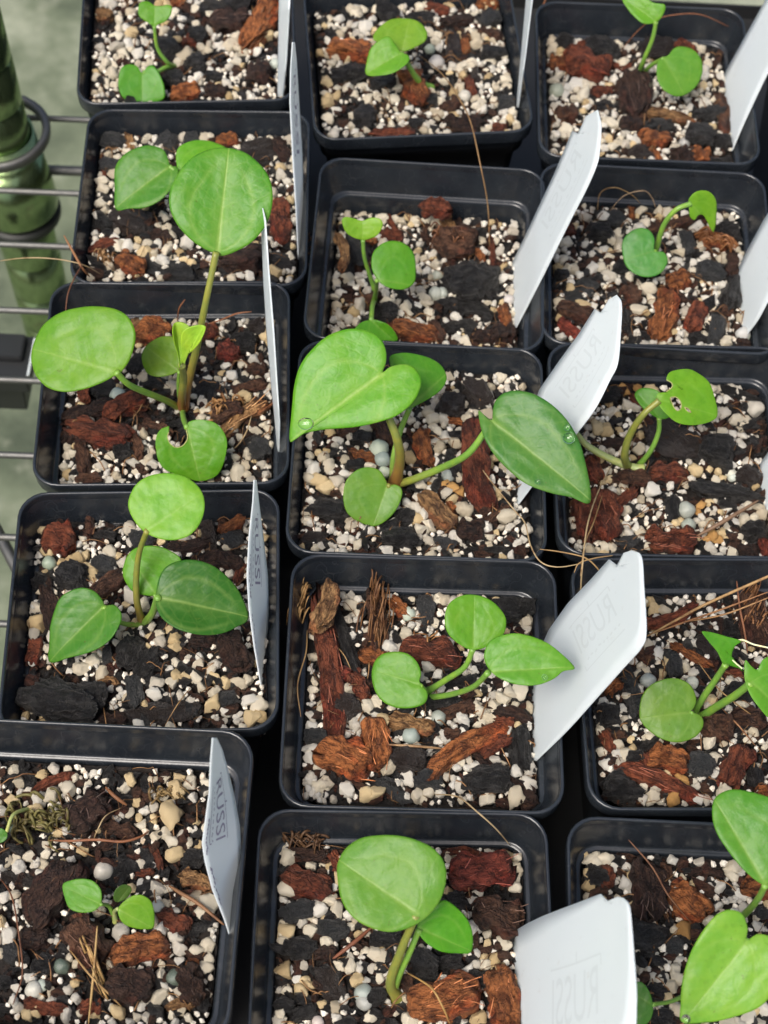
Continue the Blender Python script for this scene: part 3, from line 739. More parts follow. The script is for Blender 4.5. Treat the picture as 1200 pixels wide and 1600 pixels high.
('char','k',850,395,75,60,0,'small charcoal lump near the dry blade'),
('bark','b',285,715,150,42,-8,'brown bark strip across the lower stalk')],
'M5': [
('bark','o',222,262,225,100,14,'long orange bark lump at the left'),
('bark','o',540,450,175,130,65,'rust bark lump under the stem foot'),
('bark','r',440,685,215,55,-3,'dark red bark strip at the front rim'),
('plate','b',745,232,175,100,78,'dark charcoal plate in the middle'),
('char','k',930,92,90,80,0,'round black lump at the back right'),
('char','g',1040,100,105,78,0,'grey charcoal lump beside the label'),
('char','k',225,372,190,98,0,'black charcoal lump below the orange bark'),
('char','k',370,425,135,88,0,'black charcoal lump left of the stem foot'),
('bark','d',760,110,165,55,-10,'dark bark strip at the back'),
('char','k',565,90,140,58,0,'charcoal lump behind the upper leaf'),
('char','k',950,275,115,78,5,'charcoal lump right of the dark plate'),
('char','k',290,590,130,110,0,'black charcoal lump near the front left'),
('bark','r',825,445,95,55,80,'reddish bark bit right of the grey pellet'),
('bark','b',730,540,105,65,-32,'brown bark crumb near the front'),
('bark','r',970,655,72,44,0,'small red bark bit at the front right'),
('char','g',1015,525,95,68,0,'grey charcoal chip near the label foot'),
('plate','b',850,380,90,48,80,'small brown plate in the white cluster'),
('bark','r',650,15,125,48,10,'rust bark bit cut by the top edge'),
('bark','o',1040,20,110,50,0,'orange bark bit at the top right'),
('char','k',410,62,110,98,0,'charcoal lump behind the leaves'),
('bark','d',800,640,175,85,0,'dark bark lump at the front rim'),
('char','k',550,630,85,60,0,'small charcoal lump below the stem foot'),
('bark','o',800,235,80,48,80,'orange bark bit touching the dark plate'),
('bark','b',980,175,125,55,20,'brown bark bit at the right'),
('char','k',620,512,85,68,0,'charcoal chip right of the rust lump')],
'R1': [
('char','k',215,352,150,125,20,'rounded charcoal lump at the back left'),
('bark','r',302,350,125,105,80,'rusty bark bit beside the rounded charcoal'),
('bark','d',535,430,300,210,85,'tall crumbly black-brown bark lump'),
('bark','o',760,490,220,190,40,'fuzzy orange bark lump'),
('char','k',525,680,195,190,0,'big round charcoal lump beside the label'),
('char','g',670,735,115,105,0,'wet grey charcoal lump next to the orange pumice'),
('bark','o',1150,420,185,140,10,'orange bark lump behind the upper leaf'),
('char','k',490,820,95,75,70,'charcoal chip along the label edge'),
('char','k',585,985,125,95,0,'charcoal lump near the dark hidden leaf'),
('char','g',1170,550,105,88,0,'grey charcoal lump right of the stalk'),
('bark','d',850,330,205,45,4,'dark bark strip along the back wall'),
('bark','b',530,272,255,36,12,'thin brown bark strip behind the tall lump'),
('char','k',620,1130,135,105,0,'charcoal lump at the bottom edge'),
('bark','b',645,340,100,65,80,'brown bark bit behind the fuzzy lump'),
('char','k',740,705,80,70,0,'small charcoal lump under the heart leaf')],
'R2': [
('bark','r',615,362,370,92,-18,'reddish bark roll at the back'),
('bark','b',1110,350,300,200,85,'shaggy brown coir block at the right'),
('bark','r',560,1372,470,115,21,'long deep-red bark spear'),
('bark','o',605,1190,255,155,14,'broad orange-brown bark piece'),
('bark','r',485,1215,130,90,75,'dark red bark bit left of the broad piece'),
('char','k',330,1430,235,165,5,'rounded charcoal boulder in the front left corner'),
('char','g',250,1300,180,110,-20,'charcoal bar above the boulder'),
('char','k',255,935,140,138,0,'rounded black charcoal lump by the label'),
('plate','g',395,760,320,125,72,'long slate-grey charcoal plate'),
('bark','o',293,772,100,82,-40,'orange bark nugget at the label edge'),
('bark','b',900,1005,195,175,10,'dark bark block under the stalks'),
('bark','r',1010,1240,265,170,-64,'split brown bark chunk at the right'),
('bark','b',1085,950,205,125,8,'dark brown bark block right of the stalks'),
('char','g',800,1220,165,150,0,'grey charcoal lump right of the broad piece'),
('bark','o',740,575,270,60,30,'orange-brown bark strand behind the stalks'),
('char','g',640,620,160,120,80,'speckled charcoal lump behind the round leaf'),
('char','k',1040,790,185,125,0,'charcoal lump behind the right stalk'),
('bark','o',1180,1372,95,85,0,'orange bark bit at the right edge'),
('plate','b',880,530,205,135,5,'dark plate behind the torn leaf'),
('bark','r',250,1080,135,75,62,'reddish bark bit at the left'),
('bark','b',470,585,125,75,35,'brown bark bit at the label tip side'),
('bark','b',300,1040,125,62,5,'dark bark crumb left of the round leaf'),
('char','k',1125,1290,150,95,75,'charcoal lump right of the split chunk'),
('bark','r',1000,690,125,48,5,'rusty bark bit between the stalks'),
('char','k',420,1180,110,95,0,'charcoal lump left of the dark red bit')],
'R3': [
('bark','r',345,910,255,175,82,'big fibrous rust block at the front left'),
('bark','r',195,930,220,150,76,'dark rust block at the left wall'),
('bark','r',700,1058,250,140,2,'neat rectangular rust block at the front rim'),
('bark','r',675,700,190,95,2,'rectangular brown bark under the stem'),
('bark','b',505,728,175,80,4,'brown bark strip left of its rectangle'),
('plate','b',690,525,340,220,36,'large black plate behind the stems'),
('char','k',940,590,190,175,10,'big black charcoal lump at the right'),
('char','k',1000,802,385,95,6,'long black charcoal log'),
('char','k',700,872,140,95,80,'charcoal lump in the middle front'),
('bark','r',450,840,165,62,-42,'slanting red bark strip'),
('char','k',1130,1000,135,115,0,'shiny charcoal lump at the front right'),
('plate','k',860,1100,115,85,80,'charcoal plate right of the rust block'),
('bark','d',400,552,125,65,0,'dark bark bit behind the pale runner'),
('char','k',370,300,125,85,-15,'charcoal lump at the back left'),
('bark','r',285,680,135,100,70,'reddish bark bit beside the dark leaf tip'),
('plate','k',1090,288,205,65,14,'flat black strip at the back right'),
('char','b',1095,722,120,100,30,'dark lump behind the charcoal log'),
('bark','m',1182,1092,110,55,80,'maroon bark bit at the right edge'),
('bark','d',1095,1112,105,75,0,'dark bark crumb at the front right'),
('char','g',470,1062,115,68,0,'grey charcoal chip at the front'),
('bark','r',520,332,95,45,42,'red bark bit behind the hidden leaf'),
('bark','d',1110,575,205,36,-36,'thin dark bark twig at the right'),
('char','k',1110,440,125,65,-10,'charcoal bit near the right wall')],
'R4': [
('bark','o',660,785,245,150,-75,'tall orange fibrous bark chunk'),
('bark','o',735,602,115,100,-10,'orange bark chip above the tall chunk'),
('bark','r',820,788,165,110,-68,'red-brown bark chip right of the tall chunk'),
('char','k',1045,660,185,125,-78,'rough charcoal lump at the label'),
('char','g',930,850,165,95,-75,'slate charcoal block at the front right'),
('char','k',820,895,115,65,-15,'charcoal lump at the front rim'),
('char','g',895,545,145,110,0,'grey charcoal lump right of the round leaf'),
('plate','g',210,655,180,150,-50,'flat black plate at the left'),
('char','k',130,572,85,70,0,'small round charcoal lump at the left'),
('bark','b',190,765,195,95,14,'brown plate of bark at the front left'),
('bark','m',145,855,160,62,35,'maroon bark strip in the front left corner'),
('char','k',325,342,145,105,10,'charcoal lump behind the left grains'),
('bark','b',710,300,320,52,-12,'long grey-brown plank behind the stem'),
('char','g',785,400,130,95,80,'charcoal lump below the arched stalk'),
('bark','o',925,400,150,80,12,'orange fibre bundle under the drooping leaf'),
('bark','d',1008,505,130,75,85,'dark bark bit at the right'),
('char','g',400,280,95,88,0,'grey charcoal lump at the back left'),
('bark','o',490,250,60,38,80,'small orange bark bit at the back'),
('bark','b',280,500,155,32,-32,'thin brown bark splinter at the left'),
('char','k',430,530,85,78,0,'charcoal lump left of the round leaf'),
('bark','b',490,672,100,85,60,'brown bark bit above the label tip'),
('char','k',1010,345,115,95,0,'dark lump behind the right label'),
('bark','d',1080,930,75,48,0,'dark bark bit in the front right corner'),
('bark','r',160,342,72,65,0,'reddish bark bit at the back left'),
('char','k',465,785,88,68,80,'charcoal chip right of the label tip'),
('bark','b',985,760,72,58,0,'brown bark bit near the slate block')],
'R5': [
('bark','r',240,165,155,82,-36,'slanting rust bark bit at the back left'),
('bark','r',272,328,215,130,22,'big rust bark lump'),
('bark','d',520,485,195,165,82,'dark shaggy bark below the stem'),
('bark','o',625,710,150,78,4,'orange bark block near the front'),
('bark','r',760,208,115,100,-20,'red bark bit behind the round leaf'),
('char','k',365,215,165,125,0,'smooth black lump at the back'),
('bark','o',95,330,82,75,0,'orange bark nugget at the left'),
('bark','b',180,582,115,72,0,'dark brown bark bit behind the label tip'),
('plate','g',640,632,175,75,2,'flat charcoal plate in front'),
('char','k',850,680,135,110,0,'charcoal lump at the right'),
('char','k',895,575,155,80,-5,'charcoal lump above its neighbour'),
('bark','b',968,575,200,65,80,'upright brown bark at the label'),
('char','b',550,778,145,75,0,'dark lump at the front rim'),
('bark','o',855,795,105,82,10,'orange bark bit at the front right'),
('bark','d',505,640,115,75,0,'dark bark lump left of the plate'),
('char','k',155,135,105,75,0,'charcoal lump in the back left corner'),
('char','b',640,242,165,110,0,'dark lump behind the upright stalk'),
('bark','r',360,470,115,55,-8,'rusty bark bit below the rust lump'),
('bark','t',685,592,225,50,14,'tan-grey bark strip behind the plate'),
('bark','d',770,800,115,90,0,'dark bark crumb at the front rim'),
('char','k',930,830,135,65,0,'charcoal lump in the front right corner'),
('char','k',360,540,105,58,0,'charcoal chip near the pale cluster'),
('char','k',980,722,85,72,0,'charcoal chip at the label foot'),
('bark','o',630,790,95,38,62,'thin orange bark strip at the front'),
('bark','r',460,342,105,36,0,'thin rust bark strip left of the stem'),
('bark','o',560,830,72,30,0,'tiny orange bark bit on the front rim')]}
for _p, _l in CHUNKS.items():
    for _c in _l: chunk(_p, *_c)
PUM = {
'L1':'795,315,120y 820,490,80y 875,440,62c 735,655,82w 905,700,82c 975,725,80c 925,945,70c 970,930,70c 970,1030,70c 1000,990,70c 830,880,72w 835,935,70w 840,1000,55w 895,165,72c 835,140,62y 618,145,58y 580,185,55c 645,255,52y 685,170,45y 545,325,60w 608,300,47c 665,360,57c 720,335,50y 733,408,57c 650,325,42y 330,190,72c 270,300,67w 90,160,65c 60,245,70y 193,122,52y 280,400,52y 80,525,55c 170,545,65w 210,545,65c 250,515,65w 500,700,60w 40,885,75w 20,700,60w 75,745,55w 140,1075,52w 320,1125,52w 90,1215,45w 125,1262,70y 165,1240,60y 315,1260,70w 445,1270,70y 240,1140,55c 845,1145,67w 765,1115,55w 1005,845,52w 995,895,47w 920,345,40y 915,385,37w 640,455,42w 660,635,47w 30,530,55c 5,570,52w 1140,210,50y 1110,155,50y 1135,300,50y 685,1260,50w 685,1190,45w 945,1185,35w 250,880,75w 850,720,45w 785,725,50c 945,765,60c 720,150,45c 770,140,45c 410,165,50c 380,150,45w 440,120,40w',
'L2':'153,190,42y 145,265,30w 128,315,30w 365,350,60y 395,370,60y 310,310,65y 350,225,45c 390,245,37w 455,275,55c 430,290,42w 545,180,57w 118,510,50c 140,515,45w 110,575,75y 100,620,55w 150,475,45w 165,665,52w 150,545,40w 340,755,62c 390,720,58c 430,780,58c 480,775,42w 505,820,50w 500,860,55w 475,915,42w 460,845,37w 325,720,45w 290,770,36w 320,945,45w 375,990,42c 720,598,45y 728,640,52y 735,670,50y 740,790,52y 775,788,48y 820,745,55c 890,800,60y 815,800,55c 845,840,50c 715,820,52c 655,825,60w 645,870,60w 710,875,50w 745,878,45w 900,740,50w 940,820,48y 880,910,75y 895,860,48c 995,820,60c 1030,812,50c 1040,890,65w 1080,915,75c 1045,970,75y 1085,960,70y 985,975,60w 820,970,40w 905,970,40w 785,715,32w 535,625,48c 610,470,40w 1010,150,45w 935,170,42w 1125,220,50y 1105,260,45c 1100,168,32w 1005,415,50w 1018,470,45w 1020,245,34w 1055,660,36w 695,745,20w 500,195,36w 415,400,42w 380,410,34w 200,270,60y 430,120,34w 425,150,34w 400,98,30w 345,160,40w 330,245,36w 300,240,30w 360,262,34w 770,640,32w 800,620,40w 895,635,36w',
'L3':'125,815,48c 160,815,50c 300,860,65w 325,903,40w 170,880,36w 140,940,60w 487,855,47c 455,890,38c 500,905,36w 397,940,32w 500,720,50c 520,685,34w 527,775,38w 635,500,55c 620,455,36c 580,595,40w 640,605,50w 785,605,55c 525,548,47w 870,245,52w 868,205,44w 950,195,45w 1075,165,50c 1105,175,60c 1135,200,50c 1130,260,60y 980,395,50c 870,440,48y 965,445,45c 948,465,36w 770,420,46w 745,455,42w 1040,545,42c 1070,525,45w 935,900,70c 965,870,50c 980,805,55c 985,830,40c 900,805,44w 1075,880,42w 1140,580,36w 1140,660,32w 1140,445,36w 770,370,42c 505,795,34w 470,720,36w 460,470,40c 845,262,26w 715,580,30w 740,595,22w 980,185,34w 110,940,36w',
'L4':'185,103,32w 400,135,60c 680,115,58c 708,125,58c 470,185,64w 330,180,50c 300,208,45c 218,228,48c 190,345,60c 190,390,60c 155,450,55c 195,490,50c 140,515,40w 235,530,55w 270,530,55w 480,525,58c 455,560,42c 495,580,55c 515,610,42c 260,665,68c 240,620,50w 305,660,60w 390,705,72y 350,665,45c 400,660,55c 455,655,48w 495,685,60c 440,700,42c 470,735,60w 560,697,46y 575,733,42y 610,745,42y 100,812,42c 270,790,55c 265,820,50c 380,790,46w 965,262,36w 1000,268,30w 1075,350,42w 1040,375,32w 1155,260,58c 995,322,30w 920,675,42w 1005,655,42w 1040,655,36w 1085,715,50c 1060,780,50w 1105,775,36w 670,720,42w 680,805,36w 765,785,42w 740,795,32c 645,695,30w 420,170,44w 120,655,36w 490,770,40w',
'L5':'160,15,75w 190,25,60w 125,65,42w 305,168,62y 360,143,42c 300,55,50c 240,100,42c 235,180,70c 225,240,70w 290,225,60w 265,265,52c 470,120,52y 510,70,52c 462,155,46c 480,193,44w 525,207,55y 620,50,46c 550,100,42w 620,115,46c 690,70,46c 570,275,75c 650,240,55c 675,245,50c 680,155,55w 710,190,60w 730,215,55w 745,245,48w 780,230,75c 830,190,60c 840,240,52c 600,400,60w 628,385,60w 555,410,55w 520,430,42w 645,455,60w 695,325,46w 490,465,46w 870,150,36c 155,293,34w 180,410,55c 235,360,42c 150,470,42w 820,310,60c 860,300,36w 800,370,42w 775,410,50w 825,395,42w 865,400,36w 890,405,36w 840,465,36w 415,270,42w 365,320,36c 535,310,46c 585,35,36w 440,20,50y 475,22,50y 975,180,50y 885,110,45y 255,70,36c 390,165,34w 550,135,40w 600,150,38w',
'M1':'138,88,52w 150,140,50c 150,160,42c 95,200,58c 90,325,68c 125,365,52w 240,440,46c 245,495,58c 70,470,36c 85,505,52c 150,505,74y 118,545,54c 310,540,52c 320,370,56c 345,415,58c 400,435,46w 440,462,60c 110,655,70y 165,660,42w 220,695,55y 245,710,50y 200,738,56y 150,735,40c 360,635,55c 395,635,58c 500,595,60c 530,605,60c 450,617,42w 425,690,56y 70,820,52c 78,845,48c 120,855,46w 345,805,46c 290,790,34y 485,845,46c 555,788,36w 615,805,46w 380,775,46w 300,165,40w 318,240,38y 635,125,32y 652,125,32y 790,345,50y 890,378,50w 870,420,50w 980,620,60y 935,635,45c 1010,540,50c 1025,555,45c 1065,250,55c 1070,285,45c 1075,320,52c 835,182,36c 795,190,36c 725,165,32c 755,185,36w 910,178,30w 690,570,42w 645,545,42w 870,655,50w 550,665,42w 190,690,42w 210,635,42w 60,660,30c 60,730,30w 205,385,36w 430,645,42w 580,820,32c 320,860,32c 290,235,30c 320,265,30w 245,235,40c',
'M2':'160,93,42w 105,348,54c 340,325,42w 235,455,50w 490,220,52w 465,190,50w 310,220,55c 345,250,46c 685,195,58c 670,150,58c 718,165,50w 765,140,50c 840,135,42c 630,150,34w 1030,178,36c 1050,290,50c 1078,295,50c 1050,328,46c 1015,320,42c 1000,293,30c 455,355,50w 470,390,60w 500,400,40w 460,305,36w 600,520,56w 670,560,50w 795,490,65w 830,430,50w 850,550,50w 880,530,36w 820,515,46w 960,580,58c 1000,578,60c 930,605,62c 890,628,50c 815,640,65c 845,655,60c 870,685,50c 725,705,58w 760,690,58w 700,645,54w 1030,640,50c 1025,725,50w 372,640,55c 410,620,50c 352,685,46w 408,680,46w 300,730,60w 325,710,55w 330,755,50w 230,740,42w 90,675,46w 105,715,46w 87,828,50w 130,810,55w 140,850,55w 180,965,65c 205,955,65c 75,945,54w 110,942,36w 125,1005,62w 190,1005,55w 150,930,50w 290,980,70w 380,995,65y 420,990,70y 510,968,58w 545,930,58w 580,1000,65c 600,1010,50c 620,985,58c 735,955,60w 755,970,50w 795,1005,50w 865,1025,68c 985,1015,85c 1045,970,60w 1075,960,65w 1120,895,46w 1075,880,42w 1020,1055,46w 960,880,46w 905,860,46w 670,780,50w 690,760,50w 625,820,55w 765,740,36w 500,760,46w 810,885,46w 530,1005,32w 645,325,40w 595,265,42w 715,1025,32w 240,1020,36w 185,905,36w 330,575,36y 305,543,36y 90,480,46w 95,430,42c 100,625,36w 350,500,46w 555,668,24w',
'M3':'170,615,72y 195,650,72y 190,520,55c 205,550,60c 85,610,58c 65,540,45w 100,750,45c 102,785,45c 170,815,55w 240,820,68w 300,808,50c 268,880,52w 95,850,40w 130,800,40w 348,860,46w 385,838,52w 310,875,42w 60,835,36w 210,413,55y 245,443,46w 370,395,58c 100,455,42w 130,468,32w 155,405,46w 270,645,52c 640,325,58c 660,345,55c 705,350,50w 675,405,55c 718,428,46w 685,475,55c 810,352,55c 770,338,46w 760,433,36y 740,378,32w 670,275,52w 660,300,42w 730,150,55c 815,145,50w 840,190,58c 880,180,44c 950,150,50c 930,185,50w 765,165,46w 910,215,42c 840,238,42y 985,215,32w 1020,190,46w 1050,210,42c 895,285,42w 850,325,42c 555,520,58y 600,550,46w 690,585,62w 600,632,55c 710,638,50o 745,645,60o 780,665,52o 645,632,30o 775,600,46c 785,728,55c 805,745,55c 840,725,42w 590,790,58y 610,830,65c 645,820,60c 585,740,52w 550,715,46w 600,875,62w 645,880,50w 690,860,50w 700,920,42w 800,915,36w 980,780,78c 905,865,50c 1030,900,50w 1030,740,46w 1000,825,42w 855,870,46w 970,555,46c 1005,585,46w 1015,640,42w 965,640,42w 945,680,46y 620,390,34w 540,470,32w 590,375,32w 455,850,42w 490,795,42w 430,800,32w 750,860,46w 780,870,50w 370,900,30w 660,380,34c 580,300,34w 700,300,30w',
'M4':'110,345,58y 155,355,50y 95,430,50c 130,430,46w 140,480,60w 170,500,55w 185,430,50w 200,295,44c 277,292,42c 316,280,38c 375,305,58c 335,305,42w 440,268,46c 470,340,50c 535,315,58c 510,380,46w 600,275,55c 620,290,50c 655,295,55c 690,240,42w 790,292,45w 810,308,45w 1025,247,48w 555,380,36w 530,520,52c 575,520,50c 630,550,55c 660,548,55w 700,590,58w 745,555,50w 775,550,50w 595,590,52w 550,605,46w 855,435,58c 870,485,58w 950,480,55w 925,372,32w 980,395,32w 570,715,65c 595,735,60c 610,785,60c 610,815,50c 550,745,50w 485,765,60c 495,790,50c 460,800,50w 690,825,50w 860,850,46w 780,925,68c 735,920,50w 85,635,44c 130,660,42w 80,745,50c 88,775,50c 165,700,58w 130,820,46w 165,800,55w 195,815,50w 85,845,52w 120,860,42w 170,855,50w 280,795,50w 270,600,58w 265,650,58w 200,620,58c 305,680,55w 125,575,36w 120,605,42w 70,700,42c 340,610,50w 565,640,36w 960,620,55w 935,710,36w 550,835,42w 590,850,36w 880,805,32w 500,545,42w 570,555,32w 565,405,32w 670,475,36w 890,830,32w 830,810,42w 620,500,50w 550,560,36w',
'M5':'235,45,65c 255,75,65c 235,85,60w 305,140,72w 330,100,50w 290,200,72w 160,105,55w 110,105,46c 218,132,46w 130,152,42w 100,205,42w 110,275,58c 125,325,55c 145,300,50c 100,420,58y 90,500,60y 110,525,65y 150,490,55y 80,605,52c 130,660,62w 135,690,60w 85,650,46w 145,565,50w 235,590,54c 240,485,44c 270,440,52c 310,512,55c 360,500,52c 395,460,52c 435,505,58c 460,445,50c 193,680,36w 238,670,42w 345,660,42w 285,690,46w 490,30,46w 520,35,46w 580,40,60c 605,45,55c 640,75,50w 470,75,42w 655,100,42w 720,25,56y 900,10,65y 940,18,65y 880,65,46w 970,65,50w 845,50,42w 765,180,50y 825,170,55c 850,190,55c 860,220,54c 900,180,55c 940,215,46c 1015,240,46w 1060,190,46c 1065,290,46c 620,165,55c 660,185,55c 670,245,46w 700,165,42w 790,330,60c 825,330,62c 795,385,50y 890,325,46w 925,310,52c 920,400,62y 960,445,46c 1000,380,58w 1040,400,55c 1045,440,46c 870,440,42w 770,440,58c 740,475,52y 700,420,50c 665,410,46w 690,480,52w 680,520,50c 740,340,46w 700,345,46w 575,570,60w 605,585,55w 640,580,52c 665,590,50c 600,640,58w 650,640,46w 680,665,46w 490,630,58w 430,635,42c 510,660,46w 880,520,50c 890,560,50w 950,515,50c 985,575,65w 1000,595,60w 915,625,68w 1020,610,55y 1070,580,50c 900,680,58c 1022,665,28w 840,575,32w 940,545,36w 1090,380,36c 630,365,36w 560,320,42w 500,490,36w 345,20,50c 230,5,55w 470,5,46c 280,10,42c 1025,310,36w 980,330,36w 905,365,34c 990,420,40w 855,340,30w',
'R1':'245,255,85c 295,245,95c 130,250,72c 125,340,75y 125,390,75y 150,470,55c 350,300,62w 420,295,62w 380,370,75w 410,395,75w 310,440,46w 1005,300,80c 1010,345,70c 870,400,75w 905,395,75w 930,420,72w 1025,400,68w 1015,475,65w 1045,455,65w 960,490,78w 920,520,60w 825,375,50w 725,365,55c 625,635,82w 740,650,95o 805,590,44w 1135,630,62w 1185,630,58w 565,790,72w 645,810,68w 710,815,55w 500,870,58w 550,865,68w 600,860,46w 605,900,46w 560,905,58w 600,945,64w 670,955,85c 700,920,70c 690,870,75c 500,800,46w 610,1058,42w 700,1080,85c 1090,1130,85w 1025,1155,50w 640,910,42w 560,1120,46w 655,380,42w 620,330,46w 900,530,36w 740,325,36w 1180,1080,68w 100,190,42y 960,365,40w 540,860,50w',
'R2':'515,265,65y 525,310,70y 120,185,85y 150,180,50y 540,535,85w 560,575,85w 490,520,85c 600,520,64w 635,500,55c 735,450,82w 790,390,75w 895,395,72w 650,318,50w 755,505,58w 710,640,60c 720,665,50c 765,675,70w 485,670,68c 870,835,82y 960,890,50w 700,710,58w 170,950,50w 165,1000,58c 185,1025,55c 315,1010,66w 230,845,64w 265,860,50w 290,880,42w 400,1075,58y 470,1055,55c 475,1020,46w 440,980,46w 530,1060,75c 560,1070,70c 310,1160,64w 375,1165,82c 335,1210,80w 190,1210,72w 530,1495,95c 470,1480,72w 690,1320,85o 715,1330,70o 650,1505,82o 795,1475,78w 850,1540,72w 780,1345,58w 845,1300,46w 840,1340,36w 865,1235,46w 735,1268,36w 935,1335,58w 605,1505,42w 720,1530,42w 545,1250,55w 350,900,58w 365,945,50w 340,975,42w 430,780,66w 385,945,36w 460,860,50w 500,1450,58c 575,1460,46c 285,1095,42w 970,1180,42w 1190,1095,46w 1170,900,70w 1190,940,70w 1110,875,50w 1065,545,36w 545,350,50w 590,350,42w 70,150,36w 145,115,32w 1195,1300,42w 325,1325,42w 440,895,42w 825,1330,40w 760,1320,50w 415,1050,40w',
'R3':'315,470,85y 355,470,85y 465,340,68c 375,385,55c 400,375,50c 440,260,45o 465,280,45o 520,245,46o 270,415,48c 275,440,42o 245,500,42w 265,590,52w 290,600,48w 340,585,55w 455,490,42w 410,735,46w 900,203,52c 990,200,30w 1040,197,36w 965,305,58w 990,315,55w 1125,355,92w 1070,330,46w 1030,425,80c 1070,440,85c 995,505,65w 1025,510,60w 1055,530,65w 1065,560,60w 900,250,46c 940,258,46w 1005,235,66w 965,390,62w 920,440,54w 910,490,46w 810,490,55w 765,520,50w 740,480,58w 670,445,36w 1130,500,46w 1150,635,46w 1095,640,58w 785,640,36w 840,660,55w 795,733,46w 700,820,58w 755,803,44w 560,885,50w 540,840,50c 480,855,46w 845,870,56o 830,900,38o 850,930,42w 985,880,62w 1050,880,58w 915,885,42w 1155,885,65c 1170,915,65c 1070,940,70c 905,1025,65o 935,1040,60o 960,1010,50y 875,1040,42o 860,970,50c 720,970,50y 1050,1040,58c 1015,1130,78c 970,1095,42w 1150,1135,50w 510,975,55w 530,1000,50c 515,1045,46c 555,1048,46w 470,1015,58w 460,970,50w 360,1085,62c 395,1095,60c 210,1085,58w 265,1080,46w 690,1140,46w 540,1115,42w 630,850,36w 655,970,30w 835,600,42w 855,530,42w 1100,510,36w 1015,550,45w 1035,575,45w 1065,385,36w 120,890,42w 150,1000,32w 570,575,42w 490,545,42w 305,545,42w 425,440,30w 970,620,32w 880,460,38w 945,370,36w',
'R4':'535,225,58c 630,235,65c 665,242,65c 475,220,42w 275,195,38w 225,260,65w 250,275,60w 300,310,44c 270,295,32w 265,240,50w 420,350,62c 425,400,65c 425,430,60c 475,345,50w 350,435,46w 305,435,34w 375,480,58c 335,525,58c 370,575,70w 375,605,70w 430,590,58w 300,690,54w 280,735,50w 375,655,36w 225,455,46w 220,330,36w 255,380,36w 250,415,42w 200,405,36w 220,568,42w 160,530,50c 185,540,50c 135,490,55c 95,530,45y 95,555,45y 175,480,42w 100,700,55c 85,740,36w 570,640,80c 595,690,62c 525,750,72c 550,705,36w 515,865,46w 650,590,58w 525,800,45w 550,803,40w 735,450,62c 720,500,50w 760,500,58w 730,530,46w 850,415,58c 860,465,58w 885,475,50w 810,510,50w 680,360,38w 740,340,36w 720,380,50w 685,400,36w 795,580,42w 785,645,46w 830,660,36w 915,675,50w 960,630,52w 980,610,45w 890,735,40w 940,740,42w 815,320,55w 840,315,50w 1040,435,50c 1045,320,28w 740,705,30w 765,750,50w 735,770,42w 765,860,46w 735,905,58w 605,915,50w 650,908,40w 985,900,60c 975,925,55c 995,860,36w 590,890,36w 780,885,46w 700,565,50w 530,610,36w 640,910,36w 450,665,36w 240,150,32c 180,245,50c 740,420,36w 770,250,42w 590,245,32w 560,260,30w 790,520,45w 480,285,32w',
'R5':'45,155,58c 80,195,58c 215,100,42w 240,95,32w 272,93,36w 295,160,46c 410,155,42c 440,185,50c 430,165,40c 145,270,58y 145,295,55y 85,255,62c 205,258,34w 35,215,42w 145,335,42y 145,380,46c 110,410,58c 50,370,58w 45,415,46w 225,425,72w 285,430,65c 310,435,60c 178,450,50w 110,497,50w 165,490,50w 268,490,72c 220,505,55c 305,525,42w 415,405,42w 415,460,46c 430,490,50w 490,280,46w 490,315,42w 405,315,46w 110,640,58w 75,685,62w 175,650,68c 175,690,65c 130,680,46w 72,773,42w 75,815,42w 130,737,36w 380,620,60c 410,630,62c 365,580,58w 455,610,55w 395,705,50y 410,745,60c 440,735,55c 365,690,50w 530,715,55w 485,725,42w 470,810,50w 365,755,46w 430,795,46w 610,830,58w 665,785,46w 685,833,42w 770,680,42w 745,557,42w 830,480,50c 855,475,46c 890,485,46w 870,525,52w 890,535,52w 640,480,58w 690,490,50w 835,240,55c 865,250,52c 610,365,58w 595,405,36w 940,770,46w 955,685,42w 930,700,36w 870,630,36w 955,625,36w 1005,845,30w 770,475,50c 45,540,50w 240,575,32w 700,200,42w 630,345,42w 125,550,32w 875,390,50w 735,640,32w 660,500,40w 610,470,40c'}
PEL_AT = {'L1':'485,575,92l 740,740,66l 160,1130,85l 195,1110,60l 290,1020,78d 820,1072,82d 65,370,50d', 'L2':'205,320,62g', 'L3':'372,533,76l 487,132,66g', 'L5':'1012,318,62l 1010,290,45l',
 'M1':'455,745,75g 460,780,70g 272,862,52l', 'M2':'543,260,60l 665,683,64g 553,758,74g', 'M3':'440,525,74g 425,478,85l 448,580,56l 727,597,60g', 'M4':'645,605,62g 633,692,72l 665,690,62l 993,722,56l',
 'M5':'655,320,80l 622,252,58g 797,490,68l', 'R1':'690,1075,70l', 'R2':'497,725,92g 755,740,78l', 'R3':'775,890,92g 785,970,76g 1005,700,58l 1015,720,52l', 'R4':'1095,875,78l 1120,885,60l', 'R5':'70,460,78g 775,728,58g'}


